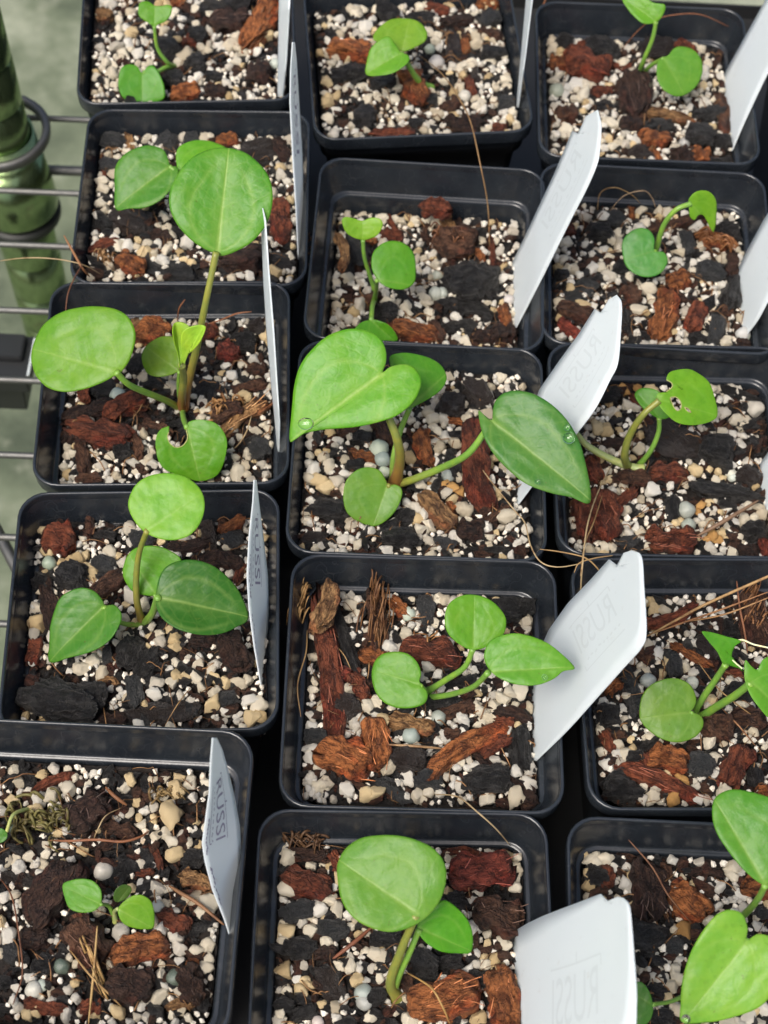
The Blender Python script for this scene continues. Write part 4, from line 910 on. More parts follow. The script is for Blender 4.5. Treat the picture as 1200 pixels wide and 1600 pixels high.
# ------------------------------------------------------------------ potting mixes
TINT = {'w': ((.84, .80, .70), .25), 'c': ((.84, .76, .59), .40), 'y': ((.80, .62, .34), .85), 'o': ((.62, .33, .09), .8)}
MIX = {}
def soil_mesh(pot):
    x0, y0, a, d = POTS[pot]; h = inner_half(pot); n = 64; sd = ord(pot[0]) + int(pot[1]) * 13.7; v = []; f = []
    rr = .010
    for j in range(n + 1):
        for i in range(n + 1):
            x, y = -1 + 2 * i / n, -1 + 2 * j / n
            X, Y = x * h, y * h
            q = max(abs(X) - (h - rr), 0), max(abs(Y) - (h - rr), 0); l = math.hypot(*q)     # round the corners
            if l > rr: X = math.copysign(h - rr + q[0] * rr / l, X); Y = math.copysign(h - rr + q[1] * rr / l, Y)
            zz = .0022 * noise.fractal(Vector((x * 3 + sd, y * 3, sd)), 1, 2, 3) + .0011 * noise.fractal(Vector((x * 14, y * 14, sd)), 1, 2, 3)
            v.append((X, Y, -d - .0008 + zz))
    for j in range(n):
        for i in range(n): b = j * (n + 1) + i; f.append((b, b + 1, b + n + 2, b + n + 1))
    return mesh('soil', v, f)
def rot_rand(rg):
    a, b, c = rg.uniform(0, 6.28), rg.uniform(-.7, .7), rg.uniform(-.7, .7)
    return (Matrix.Rotation(a, 3, 'Z') @ Matrix.Rotation(b, 3, 'X') @ Matrix.Rotation(c, 3, 'Y'))
MIXLABEL = {k: 'dark gritty potting mix with pumice grains ' + POTREF[k] for k in POTS}
for pot in POTS:
    x0, y0, ang, d = POTS[pot]; rg = random.Random(1000 + ord(pot[0]) * 10 + int(pot[1])); ca, sa = math.cos(R(ang)), math.sin(R(ang)); h = inner_half(pot)
    e = empty('potting_mix', (x0, y0, -d)); tag(e, MIXLABEL[pot], 'potting mix', 'potting mixes filling the square pots'); MIX[pot] = e
    so_ = obj('soil', soil_mesh(pot), MS); so_.matrix_world = Matrix.Translation((x0, y0, 0)) @ Matrix.Rotation(R(ang), 4, 'Z'); so_.parent = e; so_.matrix_parent_inverse = Matrix.Translation((-x0, -y0, d)); so_['kind'] = 'stuff'
    def place(o, p, r, flat=1.0):
        q = rot_rand(rg).to_4x4(); o.parent = e
        o.matrix_world = Matrix.Translation(Vector(p)) @ q @ Matrix.Diagonal((r, r, r * flat, 1)); o.matrix_parent_inverse = Matrix.Translation((-x0, -y0, d))
    taken = list(FOOT[pot]); grains = []
    inside = lambda X, Y, m=0: max(abs((X - x0) * ca + (Y - y0) * sa), abs(-(X - x0) * sa + (Y - y0) * ca)) < h - m
    if pot in PUM:
        for tok in PUM[pot].split():
            xs, ys, rest = tok.split(','); t = rest[-1]; sz = float(rest[:-1]); px, py = to_px(pot, float(xs), float(ys)); s = CROP[pot][2]
            p0 = pt(px, py, -d); mm = np.linalg.norm(pt(px + 1, py, -d) - p0); r = sz / s * mm * .5
            p = keep_in(pot, pt(px, py, -d + r * .45), r, r); X, Y = p[0], p[1]
            pop = t == 'w' and rg.random() < .45
            (c, al) = TINT[t]; k = rg.uniform(.86, 1.08)
            o = obj('pumice_grain', rg.choice(GR_POP if pop else GR_BIG)); o.color = (c[0] * k, c[1] * k, c[2] * k, al * rg.uniform(.3, 1.2))
            place(o, p, r * (1.30 if not pop else 1.32)); taken.append((X, Y, r * .85))
        for tok in PEL_AT.get(pot, '').split():
            xs, ys, rest = tok.split(','); t = rest[-1]; sz = float(rest[:-1]); px, py = to_px(pot, float(xs), float(ys)); s = CROP[pot][2]
            p0 = pt(px, py, -d); r = sz / s * np.linalg.norm(pt(px + 1, py, -d) - p0) * .5; p = keep_in(pot, pt(px, py, -d + r * .6), r, r)
            o = obj('feed_pellet', rg.choice(PEL)); c = {'g': (.25, .275, .235), 'l': (.43, .44, .38), 'd': (.028, .06, .036)}[t]; o.color = (*[q * rg.uniform(.9, 1.1) for q in c], 1); place(o, p, r); taken.append((p[0], p[1], r * .9))
    # many small grains: clustered, kept off the chunks
    cell = .003; gridd = {}
    def put(X, Y, r): gridd.setdefault((int(X / cell), int(Y / cell)), []).append((X, Y, r))
    for t in taken: pass
    bigs = np.array(taken) if taken else np.zeros((0, 3))
    jn = Join(); nmed = 0; sd = rg.uniform(0, 99)
    for _ in range(7000):
        lx, ly = rg.uniform(-h, h), rg.uniform(-h, h); X = x0 + lx * ca - ly * sa; Y = y0 + lx * sa + ly * ca
        dens = .40 + 1.5 * noise.noise(Vector((lx * 70 + sd, ly * 70, sd)))
        if rg.random() > dens: continue
        r = min(.00115 + rg.expovariate(1 / .00066), .0030)
        if max(abs(lx), abs(ly)) > h - r * .8: continue
        if len(bigs) and np.any((bigs[:, 0] - X) ** 2 + (bigs[:, 1] - Y) ** 2 < (bigs[:, 2] + r * .45) ** 2): continue
        ok = True; gx, gy = int(X / cell), int(Y / cell)
        for a in (-1, 0, 1):
            for b in (-1, 0, 1):
                for (qx, qy, qr) in gridd.get((gx + a, gy + b), ()):
                    if (qx - X) ** 2 + (qy - Y) ** 2 < ((qr + r) * .73) ** 2: ok = False
        if not ok: continue
        put(X, Y, r); zz = -d + r * rg.uniform(-.05, .6) + .0007
        if r > .00145 and nmed < 150:
            nmed += 1; c, al = TINT[rg.choice('wwwccy')]; k = rg.uniform(.85, 1.08)
            o = obj('pumice_grain', rg.choice(GR_BIG)); o.color = (c[0] * k, c[1] * k, c[2] * k, al * rg.uniform(.2, 1)); place(o, (X, Y, zz), r * 1.1)
        else:
            v, f = rg.choice(GR_DATA); m = np.array(rot_rand(rg)); jn.add(list((v * r * 1.1) @ m.T + np.array([X, Y, zz])), f)
    o = sub(e, obj('pumice_grains', jn.mesh('pumice_grains', False), MU, None, (.79, .74, .63))); o.color = (.79, .74, .63, .45); o['kind'] = 'stuff'
    # dark crumbs
    jn = Join(); jb = Join()
    for _ in range(1900):
        lx, ly = rg.uniform(-h, h), rg.uniform(-h, h); X = x0 + lx * ca - ly * sa; Y = y0 + lx * sa + ly * ca; r = min(.0004 + rg.expovariate(1 / .0007), .0030)
        if max(abs(lx), abs(ly)) > h - r * .7: continue
        v, f = rg.choice(GR_DATA); m = np.array(rot_rand(rg)); vv = (v * np.array([r * rg.uniform(1, 2.2), r, r * .8])) @ m.T + np.array([X, Y, -d + r * .25 + .0002])
        (jn if rg.random() < .62 else jb).add(list(vv), f)
    o = sub(e, obj('charcoal_crumbs', jn.mesh('charcoal_crumbs', False), MC, None, (.013, .012, .012))); o['kind'] = 'stuff'
    o = sub(e, obj('bark_crumbs', jb.mesh('bark_crumbs', False), MB, None, (.075, .032, .017))); o['kind'] = 'stuff'
    # fine coir hairs
    jn = Join()
    for _ in range(70):
        lx, ly = rg.uniform(-h, h) * .9, rg.uniform(-h, h) * .9; a = rg.uniform(0, 6.28); L = rg.uniform(.004, .016); k = rg.uniform(-2.5, 2.5); P = []
        for t in np.linspace(0, 1, 7):
            b = a + k * t * .6; lx += math.cos(b) * L / 7; ly += math.sin(b) * L / 7; lx = max(-h + .001, min(h - .001, lx)); ly = max(-h + .001, min(h - .001, ly))
            P.append((x0 + lx * ca - ly * sa, y0 + lx * sa + ly * ca, -d + .0012 + .004 * math.sin(t * math.pi) * rg.uniform(.2, 1)))
        jn.add(*tube_data(smooth_line(P, 10), rg.choice([.00010, .00014, .00022]), 4))
    o = sub(e, obj('coir_hairs', jn.mesh('coir_hairs'), MF, None, (.28, .15, .06))); o['kind'] = 'stuff'

# ------------------------------------------------------------------ fibres and tangles lying about
def fibre(name, pts, rad, color, label, cat='fibre', group='loose plant fibres lying about the pots', sides=6):
    if all(q[0] < 400 and q[1] > 1190 for q in pts): pts = [(q[0], q[1], q[2] + .010) for q in pts]
    P = smooth_line([pt(*p) for p in pts], max(10, 7 * len(pts))); rad *= .66
    r = [rad * (1 - .55 * abs(2 * i / (len(P) - 1) - 1) ** 3) for i in range(len(P))]
    v, f = tube_data(P, r, sides); o = obj(name, mesh(name, v, f), MF, None, color); return tag(o, label, cat, group)
def tangle(name, pot, x, y, ln, wd, ang, n, color, label, cat, up=.006, along=.7, rad=.00022, curl=1.6):
    d = POTS[pot][3]; rg = random.Random(int(x + 7 * y)); p, u, w_ = frame_at(pot, x, y, ang, -d + .002); L = np.linalg.norm(u) * ln; W = np.linalg.norm(w_) * wd
    un = nrm(u); wn = nrm(w_); j = Join()
    for _ in range(n):
        s, t = rg.uniform(-.5, .5), rg.gauss(0, .22); q = p + un * s * L + wn * t * W; a = rg.uniform(0, 6.28) * (1 - along) + (0 if rg.random() < .5 else math.pi); k = rg.uniform(-curl, curl); ln_ = rg.uniform(.35, .8) * L * (.5 + along * .5); P = []; hz = rg.uniform(.1, 1) * up; q = q - (un * math.cos(a) + wn * math.sin(a)) * ln_ / 2
        for i in range(9):
            b = a + k * (i / 8 - .5); q = q + (un * math.cos(b) + wn * math.sin(b)) * ln_ / 9; P.append(q + np.array([0, 0, hz * math.sin(i / 8 * math.pi) + rg.uniform(-1, 1) * .0003]))
        j.add(*tube_data(smooth_line(P, 14), rad * rg.uniform(.5, 1.6), 5))
    o = obj(name, j.mesh(name), MF, None, color); tag(o, label, cat, 'tangles of plant fibre'); return o

# ------------------------------------------------------------------ seedlings
ZO = [0.]
def leaf(parent, outline, base, tip, z, N, color, vein=.8, fold=.10, droop=.06, cup=0., center=None, holes=(), scars=(), name='leaf', ripple=.020):
    N = nrm(N); z += ZO[0]; P0 = pt(base[0], base[1], z)
    big = max(max(q[0] for q in outline) - min(q[0] for q in outline), max(q[1] for q in outline) - min(q[1] for q in outline))
    n, rings = (112, 24) if big > 90 else (72, 15)
    if holes: n, rings = 240, 60
    O = smooth_loop(outline, n); C = np.array(center, float) if center is not None else O.mean(0)
    th = np.unwrap(np.arctan2(O[:, 1] - C[1], O[:, 0] - C[0])); sg = 1 if th[-1] > th[0] else -1; th *= sg;
    tm = np.maximum.accumulate(th + np.arange(n) * 1e-5); tm = np.minimum(tm, tm[0] + 2 * math.pi - (n - np.arange(n)) * 1e-4)
    rd = np.hypot(O[:, 0] - C[0], O[:, 1] - C[1]); O = np.stack([C[0] + rd * np.cos(tm * sg), C[1] + rd * np.sin(tm * sg)], -1)
    B = P0; T = onplane(tip[0], tip[1], P0, N); L = np.linalg.norm(T - B); eu = (T - B) / L; ev = np.cross(N, eu)
    O3 = np.array([onplane(q[0], q[1], P0, N) for q in O]); C3 = onplane(C[0], C[1], P0, N)
    vmax = max(abs((q - B) @ ev) for q in O3) or 1
    sd = rnd.uniform(0, 99); V = []; UV = []
    def offs(u, v, r): return L * (fold * (math.sqrt(v * v + .03) - .17) - droop * max(u, 0) ** 2 + cup * r * r - .018 * r ** 8 + ripple * noise.noise(Vector((u * 3 + sd, v * 2.2, sd))) * (.3 + r))
    def put(q, r):
        d = q - B; u, v = d @ eu / L, d @ ev / vmax
        off = L * (fold * (math.sqrt(v * v + .03) - .17) - droop * max(u, 0) ** 2 + cup * r * r - .018 * r ** 8 + ripple * noise.noise(Vector((u * 3 + sd, v * 2.2, sd))) * (.3 + r) + .0055 * noise.noise(Vector((u * 9 + sd, v * 6, sd))) - .014 * math.exp(-(v / .10) ** 2) * max(0, 1 - u))
        V.append(q + N * off); UV.append((u, v))
    put(C3, 0)
    for k in range(1, rings + 1):
        r = k / rings
        for q in O3: put(C3 + (q - C3) * r, r)
    F = [(0, 1 + i, 1 + (i + 1) % n) for i in range(n)]
    for k in range(rings - 1):
        for i in range(n): a = 1 + k * n; F.append((a + i, a + n + i, a + n + (i + 1) % n, a + (i + 1) % n))
    # wind the faces so that they look along N
    a, b, c = V[F[0][0]], V[F[0][1]], V[F[0][2]]
    if np.dot(np.cross(b - a, c - a), N) < 0: F = [q[::-1] for q in F]
    if holes:
        def inp(p, poly):
            s = False; j = len(poly) - 1
            for i in range(len(poly)):
                if (poly[i][1] > p[1]) != (poly[j][1] > p[1]) and p[0] < (poly[j][0] - poly[i][0]) * (p[1] - poly[i][1]) / (poly[j][1] - poly[i][1]) + poly[i][0]: s = not s
                j = i
            return s
        hp = [[tuple(((onplane(q[0], q[1], P0, N) - B) @ eu, (onplane(q[0], q[1], P0, N) - B) @ ev)) for q in smooth_loop(hh, 24)] for hh in holes]
        def cen(fc):
            m = sum((V[i] for i in fc)) / len(fc) - B; return (m @ eu, m @ ev)
        F = [q for q in F if not any(inp(cen(q), h_) for h_ in hp)]
    me = mesh('leaf', V, F); uvl = me.uv_layers.new(name='UVMap')
    li = np.zeros(len(me.loops), int); me.loops.foreach_get('vertex_index', li); uvl.data.foreach_set('uv', np.array(UV)[li].ravel())
    color = (color[0] * 1.14, color[1] * 1.10, color[2] * .70); o = obj(name, me, ML); o.color = (*color, vein); sub(parent, o)
    md = o.modifiers.new('thickness', 'SOLIDIFY'); md.thickness = .00030; md.offset = -1
    for sc in scars:                         # dried pale edge left by a bite
        Q = []
        for q in smooth_line(sc, 5 * len(sc)):
            q3 = onplane(q[0], q[1], P0, N); d = q3 - B; Q.append(q3 + N * (offs(d @ eu / L, d @ ev / vmax, .6) - .0001))
        v_, f_ = tube_data(Q, .00019, 6); so2 = obj('bite_scar', mesh('bite_scar', v_, f_), MF, o, (.46, .50, .17))
    return o
def stalk(parent, pts, w0, w1, color, red=0., name='leaf_stalk'):   # pts: (px, py, z) from the ground up; widths in photo pixels
    pts = [(p[0], p[1], p[2] + ZO[0]) for p in pts]; P3 = np.array([pt(*p) for p in pts]); P = smooth_line(P3, max(16, 8 * len(pts))); n = len(P)
    px0 = pts[0][0]; mm = np.linalg.norm(pt(pts[0][0] + 1, pts[0][1], pts[0][2]) - P3[0])
    r = [(w0 + (w1 - w0) * (i / (n - 1)) ** .7) * mm * .5 * (1 + .34 * math.exp(-(i / (n - 1) / .07) ** 2) + .16 * math.exp(-((1 - i / (n - 1)) / .07) ** 2) + .05 * noise.noise(Vector((i * .5, w0, px0)))) for i in range(n)]
    v, f = tube_data(P, r, 12); me = mesh(name, v, f); at = me.attributes.new('along', 'FLOAT', 'POINT'); at.data.foreach_set('value', np.repeat(np.linspace(0, 1, n), 12))
    o = obj(name, me, MT); o.color = (*color, red); return sub(parent, o)
def sheath(parent, px, py, z, dx, dy, w, h, color=(.20, .10, .04)):   # dry papery sheath round the foot of a stalk
    a = pt(px, py, z); b = pt(px + dx, py + dy, z + h); mm = np.linalg.norm(pt(px + 1, py, z) - a); V = []; F = []; n = 18; m = 6; rg = random.Random(int(px))
    top = [rg.uniform(.55, 1.0) for _ in range(n)]
    for i in range(m + 1):
        for k in range(n):
            t = i / m * top[k]; q = a + (b - a) * t; an = 2 * math.pi * k / n; r = w * mm * .5 * (1.15 - .25 * t + .10 * math.sin(an * 3 + px)); V.append(q + np.array([math.cos(an) * r, math.sin(an) * r, 0]))
    for i in range(m):
        for k in range(n): k2 = (k + 1) % n; F.append((i * n + k, i * n + k2, (i + 1) * n + k2, (i + 1) * n + k))
    o = obj('sheath', mesh('sheath', V, F), MF, None, color); sub(parent, o); md = o.modifiers.new('thickness', 'SOLIDIFY'); md.thickness = .0002; return o
def seedling(pot, px, py, label):
    return tag(empty('seedling', pt(px, py, -POTS[pot][3])), label, 'seedling', 'aroid seedlings, one to a pot')
GREEN = {'m': (.072, .255, .016), 'l': (.15, .36, .032), 'd': (.026, .125, .022), 's': (.046, .185, .028), 'b': (.028, .17, .028), 'y': (.20, .40, .038), 'a': (.085, .27, .05), 'o': (.11, .24, .03)}
STEM = {'g': (.14, .29, .045), 'p': (.30, .36, .13), 'o': (.17, .20, .04)}
def water(px, py, z, N, r, label, sx=1.0):
    v, f = ICO[3]; v = v.copy(); N = nrm(N); v[:, 2] = np.where(v[:, 2] < 0, v[:, 2] * .25, v[:, 2] * .7); v[:, 0] *= sx
    a = nrm(np.cross(N, [0, 1, .2])); b = np.cross(N, a); o = obj('water_drop', mesh('water_drop', v * (r * .78), f), MW)
    p = pt(px, py, z); o.matrix_world = Matrix(((a[0], b[0], N[0], p[0]), (a[1], b[1], N[1], p[1]), (a[2], b[2], N[2], p[2]), (0, 0, 0, 1)))
    return tag(o, label, 'water drop', 'water drops on the leaves')

def zz(pot): return -POTS[pot][3] - ZO[0]
ZO[0] = .010
UPN = (0, -.42, .9)
# --- left column
s = seedling('L1', 185, 1412, 'tiniest seedling, two small leaves opened flat just above the mix')
leaf(s, [(96,1384),(105,1377),(125,1373),(145,1376),(158,1390),(158,1410),(148,1423),(128,1426),(110,1420),(101,1405)], (157,1413), (96,1384), -.005, (-.1,-.3,1), GREEN['a'], .35, .08)
leaf(s, [(184,1425),(190,1412),(205,1400),(220,1397),(235,1406),(241,1425),(240,1450),(228,1453),(208,1450),(192,1442)], (184,1420), (240,1452), -.004, (.1,-.5,.8), (.12,.30,.03), .45, .12)
leaf(s, [(177,1402),(180,1390),(190,1383),(200,1384),(206,1390),(200,1402),(190,1408),(182,1410)], (182,1412), (204,1384), -.008, (.2,-.6,.6), (.05,.12,.04), .2)
stalk(s, [(181,1440,zz('L1')),(179,1425,-.012),(184,1420,-.0045)], 9, 5, STEM['p']); stalk(s, [(180,1435,zz('L1')),(170,1416,-.011),(157,1413,-.0052)], 8, 5, STEM['g'])
s = seedling('L1', 14, 1297, 'small sprout with one dark leaf cut by the left edge of the photo')
leaf(s, [(-14,1312),(-10,1298),(2,1294),(11,1302),(10,1311),(0,1317)], (10,1300), (-12,1315), -.008, (0,-.3,1), GREEN['s'], .2); stalk(s, [(52,1262,zz('L1')),(22,1272,-.009),(10,1300,-.0085)], 7, 5, STEM['p'])
ZO[0] = 0.
s = seedling('L2', 224, 975, 'seedling with a lime round leaf held high above three darker leaves')
leaf(s, [(201,795),(203,775),(213,757),(232,744),(258,739),(285,743),(305,755),(317,773),(319,795),(312,818),(298,835),(278,843),(255,843),(232,835),(214,820)], (229,829), (316,770), .030, (-.05,-.36,.93), (.135,.36,.05), .22, .03, .02)
leaf(s, [(192,900),(193,880),(200,865),(215,855),(240,853),(262,858),(284,874),(270,895),(252,918),(245,930),(225,930),(205,922)], (243,928), (200,866), .0, (-.1,-.55,.8), GREEN['m'], .3)
leaf(s, [(245,918),(250,900),(262,886),(285,878),(310,879),(335,888),(358,905),(376,928),(389,963),(370,979),(345,990),(315,993),(285,987),(262,975),(248,958),(243,938)], (247,933), (388,962), .014, (.12,-.25,.95), GREEN['d'], .7, .14)
leaf(s, [(73,1034),(75,1005),(82,970),(95,940),(112,925),(132,919),(150,925),(160,938),(163,945),(178,945),(189,955),(191,970),(182,992),(165,1008),(140,1020),(110,1027)], (162,947), (74,1032), .004, (-.2,-.35,.9), GREEN['s'], .55, .12)
stalk(s, [(222,972,zz('L2')),(214,940,-.002),(213,900,.008),(218,862,.018),(230,829,.0298)], 12, 8, STEM['o'], .5); stalk(s, [(226,974,zz('L2')),(238,958,-.003),(244,940,.008),(247,934,.0138)], 13, 9, STEM['g'], .1)
stalk(s, [(222,976,zz('L2')),(196,975,-.009),(172,964,-.002),(162,948,.0036)], 9, 7, STEM['g'], .2); stalk(s, [(226,972,zz('L2')),(240,950,-.007),(243,929,-.0004)], 8, 6, STEM['g'])
s = seedling('L3', 285, 640, 'tallest seedling, long stalk carrying an oval leaf over the pot behind')
leaf(s, [(337,396),(318,388),(295,372),(275,348),(265,322),(267,295),(280,268),(300,246),(325,232),(350,229),(378,235),(400,250),(418,272),(426,300),(424,330),(412,358),(392,380),(365,394),(345,399)], (340,392), (357,231), .052, (0,-.5,.86), (.070,.255,.032), 1.0, .05, .03)
leaf(s, [(46,555),(52,530),(65,508),(90,490),(120,481),(150,479),(180,483),(200,495),(211,515),(211,535),(203,560),(190,578),(180,585),(160,597),(130,608),(100,612),(75,606),(58,590),(49,572)], (181,581), (52,545), .024, (-.15,-.4,.9), (.10,.28,.026), .5, .05, .03)
leaf(s, [(221,560),(225,542),(240,530),(258,525),(280,530),(290,545),(287,565),(275,582),(250,589),(230,583)], (280,580), (226,540), .006, (-.1,-.4,.9), GREEN['o'], .3)
leaf(s, [(281,575),(278,555),(271,535),(268,518),(274,507),(283,503),(291,508),(293,518),(290,540),(285,565)], (283,574), (276,505), .026, (.55,-.55,.5), GREEN['y'], .5, .25)
leaf(s, [(284,566),(288,545),(292,522),(298,512),(308,508),(317,511),(319,520),(314,535),(305,545),(293,554),(288,568)], (284,572), (316,510), .026, (-.5,-.6,.5), (.27,.50,.07), .4, .25)
leaf(s, [(291,668),(294,660),(305,656),(318,656),(335,660),(348,672),(355,690),(352,715),(343,738),(330,748),(310,752),(285,745),(260,735),(248,720),(244,700),(244,685),(250,672),(263,666),(278,664)], (292,668), (312,751), .0, (.05,-.55,.83), GREEN['m'], .55, .10, center=(302,706), holes=[[(263,655),(264,667),(264,675),(262,683),(266,693),(275,699),(286,696),(293,685),(291,670),(292,655),(278,648)]], scars=[[(264,675),(262,683),(266,693),(275,699),(286,696),(293,685),(291,671)]])
stalk(s, [(286,640,zz('L3')),(296,590,.002),(308,540,.018),(322,470,.037),(338,394,.0516)], 15, 9, STEM['o'], .9); stalk(s, [(283,640,zz('L3')),(285,612,.001),(287,590,.012),(284,570,.0255)], 14, 10, STEM['o'], 1.0)
stalk(s, [(283,640,zz('L3')),(262,627,-.006),(225,612,.008),(200,600,.017),(181,581,.0238)], 11, 9, STEM['g'], .5); stalk(s, [(285,640,zz('L3')),(287,655,-.008),(292,668,-.0003)], 9, 8, STEM['g'])
stalk(s, [(283,638,zz('L3')),(279,605,-.004),(280,580,.0056)], 8, 6, STEM['g'])
s = seedling('L4', 286, 330, 'seedling half hidden under the oval leaf, its pointed leaf tilted left')
leaf(s, [(266,258),(262,246),(257,236),(246,230),(230,229),(208,236),(190,248),(180,264),(178,290),(178,323),(200,324),(225,324),(248,315),(265,300),(277,280),(279,266),(274,259)], (265,260), (178,322), .013, (-.1,-.35,.93), (.05,.20,.028), .6, .08)
leaf(s, [(275,250),(278,235),(290,226),(308,220),(330,220),(350,226),(358,238),(345,262),(310,280),(290,282),(280,272)], (283,271), (352,227), .010, (.05,-.3,.95), (.10,.32,.03), .3)
stalk(s, [(286,335,zz('L4')),(290,300,0),(283,272,.0096)], 9, 7, STEM['g']); stalk(s, [(286,335,zz('L4')),(284,295,.002),(276,272,.011),(265,260,.0127)], 8, 6, STEM['g'])
s = seedling('L5', 270, 103, 'small seedling with a notched upper leaf, nearest the top left corner')
leaf(s, [(217,8),(222,2),(232,2),(241,8),(252,9),(262,7),(269,12),(266,25),(258,34),(248,38),(241,42),(232,36),(220,28),(216,20)], (241,40), (242,7), .014, (0,-.62,.78), GREEN['m'], .2)
leaf(s, [(186,125),(190,108),(202,101),(214,103),(222,113),(230,104),(240,103),(250,117),(257,135),(257,154),(240,160),(215,161),(195,155),(187,142)], (222,112), (222,160), .0, (0,-.55,.83), (.06,.25,.03), .15, .16)
stalk(s, [(274,104,zz('L5')),(262,98,-.003),(246,75,.004),(241,41,.0137)], 8, 5, STEM['g']); stalk(s, [(275,103,zz('L5')),(258,106,-.004),(240,115,-.002),(223,113,-.0004)], 8, 6, STEM['g'])
# --- middle column
s = seedling('M1', 618, 1555, 'seedling with one large rounded leaf overlapping a smaller pointed one')
leaf(s, [(652,1448),(660,1432),(680,1412),(695,1406),(715,1420),(732,1440),(740,1466),(737,1489),(715,1490),(690,1487),(668,1475),(655,1460)], (654,1450), (738,1487), .012, (.15,-.35,.9), (.06,.26,.016), .35, .14)
leaf(s, [(526,1365),(528,1345),(540,1325),(562,1310),(592,1305),(625,1306),(655,1314),(680,1328),(695,1350),(697,1375),(690,1402),(675,1425),(655,1442),(630,1453),(605,1456),(575,1448),(550,1432),(533,1405)], (652,1428), (530,1345), .025, (-.05,-.3,.95), (.085,.25,.036), .6, .06, .06)
stalk(s, [(622,1560,zz('M1')),(610,1535,-.007),(628,1482,.010),(650,1430,.0245)], 19, 11, STEM['o'], .15); stalk(s, [(614,1552,zz('M1')),(624,1522,-.004),(640,1488,.005),(655,1452,.0117)], 13, 9, STEM['g'], .1)
s = seedling('M2', 664, 1086, 'sprawling seedling, three leaves on stalks leaning to the right')
leaf(s, [(580,1055),(584,1035),(597,1022),(618,1018),(638,1022),(652,1035),(658,1052),(656,1066),(667,1080),(668,1090),(662,1100),(645,1106),(620,1106),(598,1096),(585,1078)], (657,1070), (586,1048), -.002, (-.1,-.4,.9), (.085,.27,.036), .3, .05)
leaf(s, [(695,972),(698,950),(710,936),(730,929),(755,932),(775,944),(790,965),(788,988),(775,1000),(755,1013),(735,1015),(715,1005),(700,990)], (739,1013), (742,931), .014, (.05,-.45,.9), (.09,.28,.026), .3, .04)
leaf(s, [(757,1020),(765,1003),(785,993),(810,991),(840,998),(868,1013),(898,1041),(880,1048),(865,1060),(840,1070),(810,1070),(785,1062),(768,1050),(758,1035)], (763,1050), (897,1041), .026, (-.12,-.25,.95), (.085,.28,.034), .5, .08)
stalk(s, [(665,1082,zz('M2')),(697,1062,-.004),(726,1042,.006),(739,1014,.0137)], 11, 8, STEM['g']); stalk(s, [(665,1090,zz('M2')),(700,1086,-.006),(738,1074,.012),(763,1051,.0257)], 10, 8, STEM['g']); stalk(s, [(668,1088,zz('M2')),(664,1078,-.008),(657,1071,-.0024)], 7, 6, STEM['g'])
s = seedling('M3', 615, 758, 'biggest seedling, its large heart leaf pointing left and a dark one right')
leaf(s, [(608,560),(625,552),(648,553),(675,560),(692,572),(699,590),(690,608),(672,622),(650,634),(637,640),(630,620),(615,590)], (640,636), (696,585), .016, (.1,-.4,.9), (.06,.24,.025), .35)
leaf(s, [(451,688),(455,640),(460,600),(470,570),(490,545),(515,525),(545,515),(575,518),(595,530),(603,548),(603,566),(598,580),(610,572),(630,568),(648,575),(658,592),(655,612),(643,632),(620,650),(590,660),(555,667),(510,670),(475,676)], (597,584), (452,687), .034, (-.1,-.4,.9), (.09,.31,.026), 1.0, .07, .05, center=(572,612))
leaf(s, [(747,641),(757,648),(768,655),(770,640),(775,625),(790,614),(812,612),(840,620),(870,640),(895,670),(912,710),(923,781),(890,775),(855,768),(820,755),(790,730),(768,705),(753,675)], (768,656), (922,779), .033, (-.14,-.35,.93), (.048,.18,.045), .65, .07, .05, center=(800,700))
leaf(s, [(537,785),(537,765),(543,748),(557,735),(575,730),(593,735),(603,750),(607,758),(618,757),(627,763),(628,775),(620,795),(605,812),(585,822),(560,815),(543,802)], (605,758), (583,821), -.002, (0,-.45,.9), (.09,.24,.036), .35, center=(580,776))
stalk(s, [(617,758,zz('M3')),(625,718,.004),(620,685,.015),(604,640,.0235),(599,590,.0325)], 19, 10, STEM['o'], .8); stalk(s, [(613,756,zz('M3')),(615,715,0),(626,672,.008),(640,638,.0156)], 11, 8, STEM['g'], .3)
stalk(s, [(615,758,zz('M3')),(640,751,-.007),(690,731,.004),(730,710,.019),(757,676,.028),(769,657,.0315)], 14, 9, STEM['g'], .6); stalk(s, [(620,760,zz('M3')),(613,760,-.006),(606,759,-.0023)], 8, 7, STEM['o'])
s = seedling('M4', 586, 452, 'zigzag seedling with three leaves set one below the other')
leaf(s, [(534,345),(540,339),(552,341),(566,345),(580,340),(594,342),(598,352),(590,367),(578,373),(567,375),(552,371),(540,362)], (567,374), (566,342), .012, (0,-.7,.7), GREEN['l'], .3, .15)
leaf(s, [(580,412),(583,395),(597,382),(615,378),(635,384),(647,398),(650,420),(648,440),(632,451),(610,450),(596,443),(590,436),(583,425)], (589,437), (648,445), .004, (.1,-.35,.93), (.07,.26,.026), .2, .14)
leaf(s, [(553,518),(562,505),(578,500),(592,501),(606,507),(617,519),(621,533),(600,535),(570,533)], (580,501), (618,535), -.006, (.05,-.7,.7), (.06,.25,.02), .25, .25)
stalk(s, [(585,452,-.012),(576,425,-.003),(569,400,.005),(567,375,.0117)], 7, 6, STEM['g']); stalk(s, [(585,470,zz('M4')),(582,478,-.012),(580,501,-.0064)], 8, 7, STEM['g']); stalk(s, [(584,472,zz('M4')),(588,452,-.010),(589,438,.0036)], 9, 6, STEM['g'])
s = seedling('M5', 672, 138, 'pale green seedling whose two heart leaves overlap, in the top middle pot')
leaf(s, [(583,62),(590,45),(610,30),(635,27),(655,33),(667,48),(665,63),(650,73),(632,80),(618,76),(600,70)], (628,80), (640,28), .010, (.05,-.45,.9), (.13,.30,.036), .35, .05)
